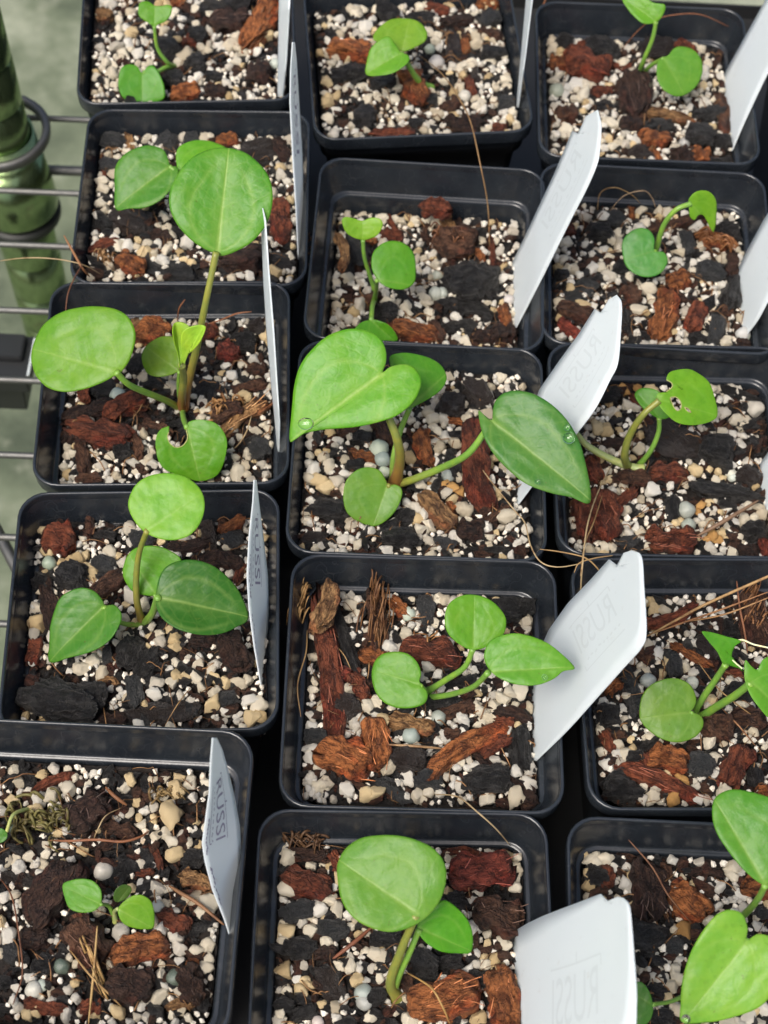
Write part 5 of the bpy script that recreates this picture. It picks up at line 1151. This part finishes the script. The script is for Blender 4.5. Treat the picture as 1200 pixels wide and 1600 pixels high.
leaf(s, [(571,114),(573,95),(580,78),(595,65),(608,60),(618,70),(626,80),(637,86),(640,95),(630,107),(612,116),(590,118)], (627,83), (572,113), .014, (-.15,-.35,.93), (.10,.30,.034), .4, .16)
stalk(s, [(674,138,zz('M5')),(655,127,-.003),(640,105,.006),(627,84,.0135)], 11, 7, STEM['g']); stalk(s, [(672,136,zz('M5')),(652,120,-.002),(634,98,.006),(628,81,.0096)], 7, 5, STEM['g'])
# --- right column
s = seedling('R1', 1172, 1425, 'seedling with a bright lime heart leaf in the bottom right corner')
leaf(s, [(1114,1265),(1120,1245),(1140,1234),(1165,1235),(1200,1245),(1230,1260),(1240,1320),(1215,1372),(1197,1384),(1165,1362),(1135,1325),(1118,1295)], (1196,1382), (1118,1250), .028, (-.05,-.3,.95), (.058,.23,.026), .55, .1)
leaf(s, [(1066,1599),(1064,1570),(1067,1530),(1080,1485),(1100,1450),(1120,1428),(1140,1421),(1160,1428),(1169,1450),(1168,1468),(1185,1460),(1205,1465),(1225,1490),(1220,1530),(1190,1570),(1140,1592),(1100,1600)], (1167,1472), (1067,1598), .030, (-.1,-.42,.9), (.145,.36,.055), .45, .06, .04, center=(1140,1510))
leaf(s, [(985,1550),(990,1537),(1003,1535),(1015,1550),(1021,1575),(1015,1595),(1000,1605),(985,1603)], (1019,1570), (985,1550), .002, (0,-.4,.9), (.05,.19,.045), .2)
stalk(s, [(1150,1440,zz('R1')),(1172,1420,.006),(1186,1402,.018),(1196,1383,.0276)], 12, 9, STEM['g']); stalk(s, [(1150,1450,zz('R1')),(1162,1465,.01),(1167,1472,.0296)], 11, 9, STEM['g']); stalk(s, [(1120,1520,zz('R1')),(1060,1560,-.008),(1019,1570,.0016)], 8, 6, STEM['g'])
s = seedling('R2', 1092, 1118, 'seedling with a torn folded leaf trailing a dry white edge')
leaf(s, [(1000,1115),(1003,1090),(1015,1072),(1035,1062),(1058,1060),(1078,1070),(1088,1090),(1085,1105),(1079,1113),(1090,1115),(1099,1124),(1097,1138),(1085,1152),(1060,1160),(1035,1155),(1015,1142),(1003,1128)], (1080,1113), (1004,1122), -.003, (0,-.4,.9), (.10,.24,.045), .3, .04, center=(1048,1110))
leaf(s, [(1099,988),(1112,988),(1130,993),(1152,1000),(1146,1008),(1143,1020),(1146,1032),(1162,1046),(1150,1043),(1137,1039),(1130,1036),(1122,1020),(1110,1004)], (1134,1037), (1100,989), .016, (.3,-.5,.8), (.06,.26,.025), .1, .2, center=(1132,1015))
leaf(s, [(1164,1032),(1173,1040),(1183,1046),(1192,1030),(1215,1025),(1238,1060),(1232,1110),(1205,1122),(1188,1108),(1172,1085),(1164,1060)], (1174,1066), (1230,1115), .020, (.1,-.35,.93), (.08,.28,.03), .35, center=(1198,1075))
stalk(s, [(1083,1115,zz('R2')),(1100,1088,-.004),(1118,1062,.006),(1134,1038,.0157)], 12, 9, STEM['g']); stalk(s, [(1094,1122,zz('R2')),(1115,1107,-.006),(1145,1089,.008),(1174,1067,.0196)], 14, 11, STEM['g']); stalk(s, [(1086,1116,zz('R2')),(1083,1115,-.009),(1080,1114,-.0034)], 7, 6, STEM['g'])
stalk(s, [(1146,1003,.0165),(1160,1000,.017),(1178,1007,.0175),(1205,1013,.018)], 3.5, 2.5, (.62,.66,.45), 0, 'torn_leaf_margin'); stalk(s, [(1147,1003,.0165),(1142,1015,.0163),(1144,1030,.0163),(1160,1045,.0165)], 3, 2.5, (.55,.62,.36), 0, 'torn_leaf_margin')
s = seedling('R3', 984, 730, 'seedling on a pale runner, upper leaf bitten through by two holes')
leaf(s, [(992,618),(998,608),(1012,606),(1028,611),(1040,625),(1048,640),(1048,650),(1035,655),(1018,648),(1002,635)], (1030,652), (994,612), .006, (-.05,-.5,.86), (.07,.27,.035), .15)
leaf(s, [(1027,617),(1033,613),(1041,612),(1049,606),(1049,599),(1041,594),(1046,582),(1065,577),(1082,579),(1100,589),(1111,602),(1122,630),(1123,650),(1105,660),(1080,664),(1058,660),(1040,646),(1030,632)], (1030,624), (1123,648), .020, (.15,-.35,.9), (.11,.31,.026), .2, .05, center=(1085,620),
     holes=[[(1047,622),(1055,620),(1063,626),(1065,636),(1059,642),(1053,636)], [(1070,636),(1076,638),(1080,644),(1074,642)]], scars=[[(1047,622),(1055,620),(1063,626),(1065,636),(1059,642),(1053,636),(1047,622)], [(1070,636),(1076,638),(1080,644),(1074,642),(1070,636)], [(1041,612),(1049,606),(1049,599),(1041,594)]])
stalk(s, [(982,732,zz('R3')),(976,712,-.004),(984,680,.006),(1005,648,.016),(1030,626,.0197)], 14, 9, STEM['o'], .05); stalk(s, [(1000,726,zz('R3')),(1018,702,-.007),(1029,675,0),(1030,653,.0057)], 9, 7, STEM['g'])
stalk(s, [(1005,735,zz('R3') + .002),(975,726,zz('R3') + .003),(940,710,-.012),(915,694,-.010),(898,674,-.010)], 15, 9, STEM['p'], 0, 'runner')
s = seedling('R4', 1024, 398, 'seedling with one leaf drooping from an arched stalk, notched round leaf below')
leaf(s, [(972,388),(975,372),(988,360),(1003,356),(1016,361),(1023,374),(1022,386),(1024,393),(1036,393),(1043,402),(1042,413),(1032,427),(1013,433),(993,428),(978,414)], (1023,392), (975,405), -.003, (-.05,-.45,.9), (.06,.24,.07), .12, .04, center=(1004,396))
leaf(s, [(1077,322),(1078,310),(1086,300),(1097,297),(1108,300),(1117,312),(1120,335),(1118,363),(1111,356),(1103,341),(1097,336),(1090,338),(1085,344),(1078,338)], (1080,318), (1117,361), .014, (.25,-.75,.6), (.12,.31,.026), .15, .1, center=(1099,318))
stalk(s, [(1022,408,zz('R4')),(1027,385,-.008),(1037,352,.004),(1056,328,.012),(1080,318,.0138)], 10, 7, STEM['g']); stalk(s, [(1024,408,zz('R4')),(1025,400,-.010),(1023,393,-.0034)], 7, 6, STEM['g'])
s = seedling('R5', 998, 120, 'upright seedling in the top right pot, its upper leaf cut by the frame')
leaf(s, [(973,-2),(985,-8),(1005,-4),(1022,5),(1039,9),(1035,25),(1024,35),(1005,37),(990,25),(980,12)], (1025,33), (975,-3), .016, (-.1,-.55,.83), (.10,.30,.03), .2, .1)
leaf(s, [(1026,112),(1028,97),(1036,89),(1044,86),(1054,75),(1068,73),(1084,79),(1095,92),(1098,112),(1090,132),(1075,145),(1058,149),(1040,142),(1029,128)], (1037,91), (1070,147), .004, (.05,-.4,.9), (.08,.25,.04), .2, .05)
stalk(s, [(997,120,zz('R5')),(1005,96,-.003),(1019,62,.008),(1025,34,.0157)], 8, 6, STEM['g']); stalk(s, [(1003,118,zz('R5')),(1014,105,-.007),(1026,97,-.001),(1037,92,.0036)], 8, 6, STEM['g'])
# --- drops of water
water(414, 284, .0528, (0,-.5,.86), .0017, 'clear water drop near the right margin of the tallest seedling\'s oval leaf', 1.2)
water(478, 662, .0342, (-.1,-.4,.9), .0026, 'large flat water drop near the tip of the largest heart leaf', 1.3)
water(889, 684, .0372, (-.14,-.35,.93), .0026, 'splash of water on the outer margin of the dark right-pointing leaf', 1.0)
water(886, 668, .0372, (-.14,-.35,.93), .0014, 'small water bead just above the splash on the dark right-pointing leaf')
water(840, 752, .0295, (-.14,-.35,.93), .0013, 'green-looking water bead on the lower margin of the dark right-pointing leaf')
water(851, 1058, .0305, (-.12,-.25,.95), .0012, 'round water bead near the tip of the sprawling seedling\'s right leaf')
water(1130, 1247, .0285, (-.05,-.3,.95), .0013, 'water bead on the top lobe of the bottom right seedling\'s darker leaf', 1.3)
water(1072, 1592, .0305, (-.1,-.42,.9), .0016, 'water drop hanging at the tip of the lime heart leaf')


# ------------------------------------------------------------------ white plant labels
def stake(left, right, zt, zb, W, label, side=1, text=None, tv=(.18, .82), bend=.0005, lean=17, yaw=0):
    n = 110; m = 8
    def res(p):
        p = np.array(p, float); return np.array([np.interp(np.linspace(0, len(p) - 1, n), range(len(p)), p[:, k]) for k in (0, 1)]).T
    Lp, Rp = res(left), (res(right) if W else smooth_line(right, n)); y0, y1 = Lp[0, 1], Lp[-1, 1]; G = np.zeros((n, m + 1, 3))
    A2, B2 = Lp[0], Lp[-1]; ax = B2 - A2; A3 = pt(*A2, zt); B3 = pt(*B2, zb); NP = nrm(CAMP - A3)
    if not W:                                # the blade's plane holds the line where it enters the mix and leans over to the right
        yd = np.array([-math.sin(R(yaw)), math.cos(R(yaw)), 0]); ld = np.array([math.cos(R(yaw)) * math.sin(R(lean)), math.sin(R(yaw)) * math.sin(R(lean)), math.cos(R(lean))]); NP = nrm(np.cross(yd, ld)); NP = NP if np.dot(NP, CAMP - B3) > 0 else -NP
        A3 = onplane(*A2, B3, NP); el = nrm(B3 - A3); ac = np.cross(NP, el)
    for i in range(n):
        t = max(0, min(1, np.dot(Lp[i] - A2, ax) / np.dot(ax, ax)))
        if not W:
            a, b = onplane(*Lp[i], A3, NP), onplane(*Rp[i], A3, NP)
        else:
            a = pt(Lp[i, 0], Lp[i, 1], zt + (zb - zt) * t); da = np.linalg.norm(a - CAMP); b0 = CAMP + ray(*Rp[i]) * da
            taper = min(1, .35 + 2.2 * i / n) * min(1, .3 + 3.2 * (n - 1 - i) / n); lat = np.linalg.norm(b0 - a); q = math.sqrt(max((W * taper) ** 2 - lat ** 2, 0)) * side
            b = CAMP + ray(*Rp[i]) * (da + q)
        for k in range(m + 1): G[i, k] = a + (b - a) * k / m
    if not W:                                # a slight curl along the blade
        tt = np.clip((G - A3) @ el / np.linalg.norm(B3 - A3), 0, 1); G += NP * (bend * np.sin(math.pi * tt))[..., None]
    nn = np.zeros((n, m + 1, 3))
    for i in range(n):
        for k in range(m + 1):
            du = G[min(i + 1, n - 1), k] - G[max(i - 1, 0), k]; dv = G[i, min(k + 1, m)] - G[i, max(k - 1, 0)]; q = np.cross(du, dv); q /= np.linalg.norm(q) + 1e-12
            if np.dot(q, CAMP - G[i, k]) < 0: q = -q
            nn[i, k] = q
    V = [G[i, k] for i in range(n) for k in range(m + 1)]; F = [(i * (m + 1) + k, i * (m + 1) + k + 1, (i + 1) * (m + 1) + k + 1, (i + 1) * (m + 1) + k) for i in range(n - 1) for k in range(m)]
    e = tag(empty('plant_label', G[-1, m // 2]), label, 'plant label', 'white plastic plant labels stuck in the pots')
    o = sub(e, obj('label_blade', mesh('label_blade', V, F), MG)); md = o.modifiers.new('thickness', 'SOLIDIFY'); md.thickness = .0004; md.offset = 0
    if text:
        mirror, mat, u0, u1, dens = text
        def at(u, v):
            v = max(.02, min(.98, v))
            if not W:
                Q = G - A3; LL = np.linalg.norm(B3 - A3); s_ = u * LL; el_, er = Q[:, 0] @ el, Q[:, m] @ el; xl, xr = np.interp(s_, el_, Q[:, 0] @ ac), np.interp(s_, er, Q[:, m] @ ac)
                return A3 + el * s_ + ac * (xl + (xr - xl) * v) + NP * (bend * math.sin(math.pi * max(0, min(1, u))) + .00024)
            a, b = u * (n - 1), v * m; i, k = min(int(a), n - 2), min(int(b), m - 1); fa, fb = a - i, b - k
            q = (G[i, k] * (1 - fa) * (1 - fb) + G[i + 1, k] * fa * (1 - fb) + G[i, k + 1] * (1 - fa) * fb + G[i + 1, k + 1] * fa * fb)
            return q + nn[min(i + (fa > .5), n - 1), min(k + (fb > .5), m)] * .00032
        v0, v1 = tv
        def flat(strokes, wd):           # strokes in the print's own frame: s along the blade, t across it
            V2 = []; F2 = []
            for (s0, t0, s1, t1) in strokes:
                if not mirror: t0, t1 = 1 - t0, 1 - t1
                dx, dy = s1 - s0, t1 - t0; l = math.hypot(dx, dy) + 1e-9; ox, oy = -dy / l * wd, dx / l * wd; k = 8; b = len(V2)
                for q in range(k + 1):
                    for sg in (-1, 1): V2.append(at(u0 + (u1 - u0) * (s0 + dx * q / k + ox * sg), v0 + (v1 - v0) * (t0 + dy * q / k + oy * sg)))
                for q in range(k): F2.append((b + 2 * q, b + 2 * q + 1, b + 2 * q + 3, b + 2 * q + 2))
            return mesh('print', V2, F2)
        sub(e, obj('print_frame', flat([(-.06, .04, 1.04, .04), (-.06, .04, -.06, .16), (.45, -.08, .45, .04), (-.02, 1.0, 1.02, 1.0), (1.02, 1.0, 1.02, .9)], .012), mat))
        cu = bpy.data.curves.new('words', 'FONT'); cu.body = 'RUSSI'; cu.size = 1; cu.resolution_u = 3; to = bpy.data.objects.new('words', cu); COL.objects.link(to)
        bpy.context.view_layer.update(); me0 = bpy.data.meshes.new_from_object(to.evaluated_get(bpy.context.evaluated_depsgraph_get())); bpy.data.objects.remove(to)
        bm = bmesh.new(); bm.from_mesh(me0); bmesh.ops.triangulate(bm, faces=bm.faces[:]); bmesh.ops.subdivide_edges(bm, edges=bm.edges[:], cuts=1); xs = [q.co.x for q in bm.verts]; ys = [q.co.y for q in bm.verts]; X0, X1, Y0, Y1 = min(xs), max(xs), min(ys), max(ys)
        for q in bm.verts:
            s_, t_ = (q.co.x - X0) / (X1 - X0), (q.co.y - Y0) / (Y1 - Y0); t_ = .14 + .52 * (1 - t_)
            if not mirror: t_ = 1 - t_
            q.co = Vector(at(u0 + (u1 - u0) * s_, v0 + (v1 - v0) * t_))
        me1 = bpy.data.meshes.new('words'); bm.to_mesh(me1); bm.free(); sub(e, obj('print_words', me1, mat))
        rg = random.Random(int(left[0][0])); st = []
        q = .02
        while q < .95: l = rg.uniform(.03, .07); st.append((q, .84, q + l, .84 + rg.uniform(-.03, .03))); q += l + .05
        sub(e, obj('print_small_line', flat(st, .018), mat))
        if dens:
            st = []
            for t, a_, b_ in ((1.16, .55, 1.25), (1.16, 1.5, 2.05)):
                q = a_
                while q < b_: l = rg.uniform(.03, .06); st.append((q, t + rg.uniform(-.05, .05), q + l, t + rg.uniform(-.08, .08))); q += l + .02
            sub(e, obj('print_handwriting', flat(st, .03), mat))
    return e

stake([(332,1153),(329,1190),(327,1240),(322,1275),(316,1318),(320,1345),(332,1390),(350,1435),(368,1490)], [(338,1153),(347,1172),(355,1200),(366,1245),(374,1290),(376,1330),(375,1380),(373,1430),(370,1492)], .065, -.008, .021, 'white label with dark print facing left in the pot of the tiniest seedling', 1, (False, MI1, .24, .52, True), (.16, .66))
stake([(397,750),(395,785),(389,840),(386,900),(389,950),(397,1010),(410,1085)], [(400,750),(404,785),(411,840),(418,900),(419,955),(416,1010),(412,1087)], .055, -.015, .021, 'narrow-looking white label with dark print beside the dark pointed leaf', 1, (False, MI1, .24, .54, True), (.16, .66))
stake([(408,323),(409,360),(412,440),(417,520),(424,600),(430,660),(434,706)], [(410,323),(415,345),(420,420),(428,520),(433,600),(437,660),(436,706)], .055, -.017, .020, 'white label seen edge-on in the pot of the tallest seedling', -1)
stake([(457,66),(454,110),(453,160),(457,240),(462,320),(466,405)], [(460,66),(463,95),(467,160),(472,240),(474,320),(470,405)], .055, -.012, .020, 'white label seen edge-on behind the tallest seedling\'s oval leaf', 1, (False, MI1, .25, .6, False), (.2, .7))
stake([(437,-40),(436,20),(435,90),(434,152)], [(455,-40),(452,20),(448,90),(442,152)], .050, -.010, .020, 'blurred white label edge-on in the top left pot', -1)
stake([(826,-60),(822,0),(815,80),(807,168)], [(838,-60),(832,0),(822,80),(810,168)], .050, -.011, .020, 'thin white label edge-on in the top middle pot', -1)
# facing the camera: the print shows faintly through from the far side
stake([(916,182),(902,213),(895,205),(868,272),(845,322),(820,375),(797,420),(797,470),(799,522)], [(934,172),(939,195),(938,225),(934,255),(918,295),(893,345),(860,412),(830,470),(802,521)], .060, -.026, 0, 'blank-looking white label leaning right from the zigzag seedling\'s pot', 1, (True, MI2, .14, .5, False), (.2, .72))
stake([(952,468),(938,491),(930,483),(905,524),(875,566),(845,610),(830,650),(818,715),(806,790)], [(964,461),(971,475),(970,520),(966,568),(953,597),(930,642),(893,690),(850,738),(808,791)], .060, -.013, 0, 'white label behind the dark right-pointing leaf', 1, (True, MI2, .16, .45, False), (.2, .72), lean=24)
stake([(975,864),(962,889),(953,874),(925,906),(890,943),(860,985),(835,1040),(829,1100),(833,1188)], [(988,860),(1002,870),(1006,920),(1010,985),(1003,1012),(975,1045),(940,1085),(890,1140),(838,1189)], .058, -.017, 0, 'broad white label touched by the sprawling seedling\'s pointed leaf', 1, (True, MI2, .17, .45, False), (.2, .72))
stake([(966,1401),(947,1410),(940,1397),(920,1405),(900,1413),(876,1422),(850,1432),(826,1443),(803,1456),(800,1478)], [(974,1403),(983,1415),(987,1450),(990,1490),(993,1530),(994,1570),(988,1625),(950,1690),(890,1720),(832,1720)], .060, -.017, 0, 'large white label in the foreground at the bottom right', 1, (True, MI2, .16, .56, False), (.3, .8))
stake([(1225,-55),(1195,5),(1165,60),(1140,105),(1122,142),(1130,185),(1140,236)], [(1270,-40),(1250,20),(1228,70),(1203,112),(1180,158),(1160,200),(1144,236)], .060, -.017, 0, 'white label leaning out of the frame from the top right pot', 1)
stake([(1280,225),(1235,285),(1195,345),(1165,400),(1153,425),(1155,470),(1157,524)], [(1330,260),(1295,325),(1260,380),(1230,425),(1205,465),(1185,500),(1164,527)], .060, -.018, 0, 'white label leaning out of the frame beside the drooping leaf seedling', 1)
stake([(1240,640),(1215,690),(1192,722),(1181,740),(1184,765),(1190,792)], [(1290,680),(1265,725),(1240,755),(1222,775),(1208,790),(1197,800)], .060, -.018, 0, 'white label at the right edge by the black charcoal log', 1)
# --- straws, twigs and tangles
ST, BR, TW, PA = (.42,.27,.11), (.17,.065,.026), (.28,.11,.045), (.52,.40,.22)
fibre('dry_blade', [(765,385,-.022),(762,320,-.008),(750,255,.006),(735,190,.008),(715,150,.006),(690,115,-.002),(656,87,-.008)], .00042, (.34,.21,.09), 'long dry grass blade arching from the zigzag seedling\'s pot into the next', 'dry grass')
fibre('coir_fibre', [(968,82,-.014),(1000,45,-.004),(1030,28,.002),(1090,22,.002),(1146,45,-.008)], .0004, TW, 'thin brown fibre arching along the back wall of the top right pot')
fibre('coir_fibre', [(933,334,-.016),(938,302,-.010),(960,293,-.006),(985,303,-.010),(1001,318,-.015)], .0003, ST, 'thin fibre loop at the back left of the drooping seedling\'s pot')
fibre('coir_fibre', [(952,330,-.016),(975,306,-.010),(1005,298,-.006),(1018,308,-.010),(1025,326,-.016)], .0003, (.5,.36,.22), 'paler fibre loop crossing the first at the drooping seedling\'s pot')
fibre('straw_fibre', [(905,985,-.014),(907,930,-.006),(910,885,.004),(918,820,0),(934,770,-.008),(957,724,-.014)], .00045, PA, 'long pale straw running from the runner over two pot rims')
fibre('straw_fibre', [(907,900,.004),(914,850,.002),(928,815,-.004),(943,768,-.012)], .0004, ST, 'shorter straw beside the long pale one')
fibre('straw_fibre', [(737,709,-.010),(762,745,-.006),(802,795,-.006),(820,817,-.004),(829,852,.001),(845,878,.003),(872,886,.003),(912,880,.003)], .0004, PA, 'pale straw curling from the chestnut slab over the front rim')
fibre('straw_fibre', [(843,858,.003),(880,863,.004),(915,872,.004),(935,890,.001),(940,902,-.004)], .0004, ST, 'curved straw bridging the gap between two rims')
fibre('straw_fibre', [(897,895,.002),(905,880,.004),(930,872,.004),(958,868,.003)], .00035, ST, 'small straw bit lying on the torn-leaf seedling\'s back rim')
fibre('straw_fibre', [(679,1241,-.014),(715,1245,-.004),(745,1268,.003),(775,1295,-.002),(797,1321,-.012)], .0004, PA, 'pale straw crossing from the sprawling seedling\'s pot to the one in front')
fibre('straw_fibre', [(152,1447,-.006),(146,1523,-.010),(138,1602,-.014)], .00055, (.50,.34,.13), 'straight golden straw below the tiniest seedling')
fibre('bark_twig', [(264,1384,-.014),(285,1397,-.013),(310,1412,-.013),(350,1445,-.014)], .0010, (.26,.13,.055), 'brown twig ending at the front-left white label', 'twig')
fibre('bark_twig', [(75,1313,-.016),(110,1314,-.013),(150,1312,-.012),(190,1315,-.012),(218,1308,-.013),(232,1299,-.015)], .0007, TW, 'forked reddish twig lying behind the tiniest seedling', 'twig')
fibre('bark_twig', [(165,1230,-.014),(180,1245,-.013),(198,1258,-.015)], .0010, (.27,.12,.05), 'short brown twig at the back of the tiniest seedling\'s pot', 'twig')
fibre('straw_fibre', [(190,1262,-.014),(165,1275,-.010),(152,1298,-.011),(146,1312,-.015)], .0003, PA, 'thin bowed straw above the forked twig')
fibre('straw_fibre', [(108,1483,-.014),(140,1523,-.010),(165,1548,-.012),(190,1573,-.015)], .0005, ST, 'slanting straw along the dark bark wedge')
fibre('coir_fibre', [(0,1372,-.014),(18,1400,-.012),(28,1450,-.012),(35,1520,-.013),(20,1570,-.014)], .0004, BR, 'dark brown fibre running down the front left edge')
fibre('straw_fibre', [(100,368,.004),(115,395,.003),(128,418,.002),(140,432,-.004)], .0008, (.32,.15,.06), 'brown twig sticking over the left rim behind the tallest seedling', 'twig')
fibre('straw_fibre', [(-10,409,-.01),(40,403,.002),(90,405,.004),(130,414,.002),(157,428,-.006)], .00035, PA, 'long pale straw reaching left over the wire shelf')
fibre('coir_fibre', [(128,414,.003),(116,435,.002),(106,460,.002),(102,492,-.002)], .0004, BR, 'dark fibre hanging down over the tallest seedling\'s back rim')
for k, (p, l) in enumerate([([(1011,994,-.014),(1060,967,-.008),(1107,942,-.002),(1197,902,.008),(1225,890,.010)], 'upper straw of the bundle behind the torn leaf'), ([(1019,990,-.014),(1070,972,-.009),(1120,955,-.003),(1200,925,.005)], 'middle straw of the bundle behind the torn leaf'), ([(1067,972,-.012),(1110,965,-.006),(1147,955,-.003),(1210,930,.002)], 'lowest straw of the bundle behind the torn leaf')]):
    fibre('straw_fibre', p, (.0008, .0006, .0005)[k], [(.46,.29,.12), (.33,.16,.06), (.42,.24,.10)][k], l)
fibre('straw_fibre', [(1151,908,-.004),(1156,950,-.006),(1163,985,-.009),(1168,1020,-.013)], .0006, TW, 'upright brown straw crossing the bundle behind the torn leaf')
fibre('straw_fibre', [(1091,1035,-.012),(1120,1073,-.009),(1147,1097,-.009),(1187,1126,-.013)], .00035, ST, 'thin straw between the two green stalks of the torn-leaf seedling')
fibre('straw_fibre', [(1128,1107,-.012),(1155,1135,-.009),(1181,1166,-.014)], .0004, (.36,.18,.08), 'brown straw right of the split bark chunk')
fibre('coir_fibre', [(277,502,-.012),(280,482,-.004),(289,468,.0)], .00045, TW, 'short brown fibre standing behind the young folded leaf')
fibre('coir_fibre', [(323,507,-.013),(345,500,-.010),(370,490,-.006),(393,487,-.004)], .0005, TW, 'brown fibre lying toward the label right of the tall stem')
fibre('straw_fibre', [(393,650,-.010),(385,675,-.010),(372,695,-.012),(364,702,-.014)], .0004, PA, 'curved straw near the tallest seedling\'s label')
fibre('straw_fibre', [(98,773,-.004),(120,790,-.007),(139,806,-.013)], .0004, PA, 'short straw against the back wall by the lime leaf')
fibre('straw_fibre', [(258,1133,-.010),(278,1100,-.008),(297,1075,-.012)], .0003, ST, 'fine straw on the flat charcoal brick')
fibre('bark_twig', [(519,1499,-.014),(550,1475,-.011),(583,1447,-.013)], .0010, (.24,.085,.04), 'reddish twig left of the thick stalk', 'twig')
fibre('straw_fibre', [(633,1518,-.012),(672,1542,-.004),(690,1570,-.004),(703,1600,-.010)], .0005, (.48,.30,.10), 'golden straw across the orange-brown block')
fibre('coir_fibre', [(982,1312,-.006),(1019,1355,-.008),(1045,1400,-.008),(1081,1443,-.013)], .0005, (.22,.10,.045), 'brown fibre leaning over the fuzzy orange lump')
fibre('straw_fibre', [(507,992,-.014),(535,1020,-.011),(548,1045,-.012)], .0003, ST, 'thin straw right of the mahogany strip')
fibre('straw_fibre', [(470,1120,-.010),(465,1070,-.009),(478,1020,-.010),(480,985,-.013)], .0004, ST, 'straw hugging the left side of the mahogany strip')
fibre('straw_fibre', [(601,1163,-.012),(650,1166,-.010),(695,1170,-.013)], .0007, (.40,.26,.13), 'straight tan straw behind the long orange plank')
fibre('bark_twig', [(1088,838,-.014),(1130,815,-.009),(1185,782,-.010)], .0012, (.24,.15,.09), 'grey-brown twig right of the neat rust block', 'twig')
fibre('straw_fibre', [(715,195,-.008),(730,190,-.006),(752,172,-.008)], .0005, TW, 'short brown straw near the front of the top middle pot')
fibre('coir_fibre', [(840,30,-.008),(850,5,0),(858,-15,.004)], .0005, TW, 'brown fibre at the left wall of the top right pot')
tangle('dried_moss', 'L1', 190, 330, 260, 200, -15, 70, (.15,.135,.04), 'olive-brown tangle of dried moss by the left sprout', 'moss', .006, .2, .00035, 2.4)
tangle('dried_moss', 'L1', 790, 215, 150, 80, -10, 26, (.22,.15,.06), 'small tan moss tangle by the orange-stained pumice', 'moss', .004, .3, .0003, 2.)
tangle('coir_tuft', 'M2', 420, 240, 230, 110, 85, 55, (.20,.095,.035), 'upright brown coir tuft at the back of the sprawling seedling\'s pot', 'coir', .009, .93, .00022, .5)
tangle('coir_tuft', 'M2', 110, 215, 150, 70, -72, 36, (.46,.28,.11), 'straw-coloured coir brush in the back left corner of its pot', 'coir', .008, .97, .0003, .25)
tangle('coir_tuft', 'M2', 630, 370, 170, 120, 30, 12, (.34,.17,.06), 'loose rusty fibres over the reddish bark beside the round leaf', 'coir', .006, .3, .00022, 1.5)
tangle('coir_tuft', 'R2', 1100, 330, 260, 130, 85, 60, (.24,.11,.04), 'shaggy coir hairs over the brown block behind the torn leaf', 'coir', .008, .85, .00026, .6)
tangle('coir_tuft', 'M4', 725, 440, 190, 120, 5, 60, (.17,.07,.028), 'curly dark coir hairs covering the lump in the zigzag seedling\'s pot', 'coir', .007, .25, .0003, 2.6)
tangle('coir_tuft', 'L1', 440, 1010, 230, 60, 62, 20, (.50,.33,.13), 'frayed golden fibres along the dark bark wedge', 'coir', .008, .97, .0003, .25)
tangle('coir_tuft', 'R4', 925, 400, 150, 70, 12, 40, (.30,.13,.05), 'orange-brown fibre bundle below the drooping leaf tip', 'coir', .006, .95, .0004, .3)
tangle('coir_tuft', 'M1', 200, 130, 190, 60, 12, 36, (.10,.05,.02), 'dark mossy fibres against the back wall left of the big leaf', 'moss', .005, .5, .0003, 1.6)
tangle('coir_tuft', 'M4', 45, 470, 160, 60, 80, 24, (.36,.19,.09), 'papery tan fibres spilling over the left rim of the zigzag seedling\'s pot', 'coir', .005, .5, .0003, 1.8)
tangle('coir_tuft', 'L3', 880, 600, 160, 110, -20, 34, (.36,.19,.07), 'loose tan fibres right of the reddish stem base', 'coir', .006, .5, .0003, 1.6)
tangle('coir_tuft', 'L4', 210, 715, 90, 80, 60, 22, (.40,.24,.11), 'curly pale fibres by the rust lump near the front rim', 'coir', .005, .2, .00022, 2.4)
tangle('coir_tuft', 'L5', 960, 120, 220, 90, -62, 24, (.22,.09,.035), 'brown fibres over the big bark slab of the top left pot', 'coir', .006, .95, .0003, .3)
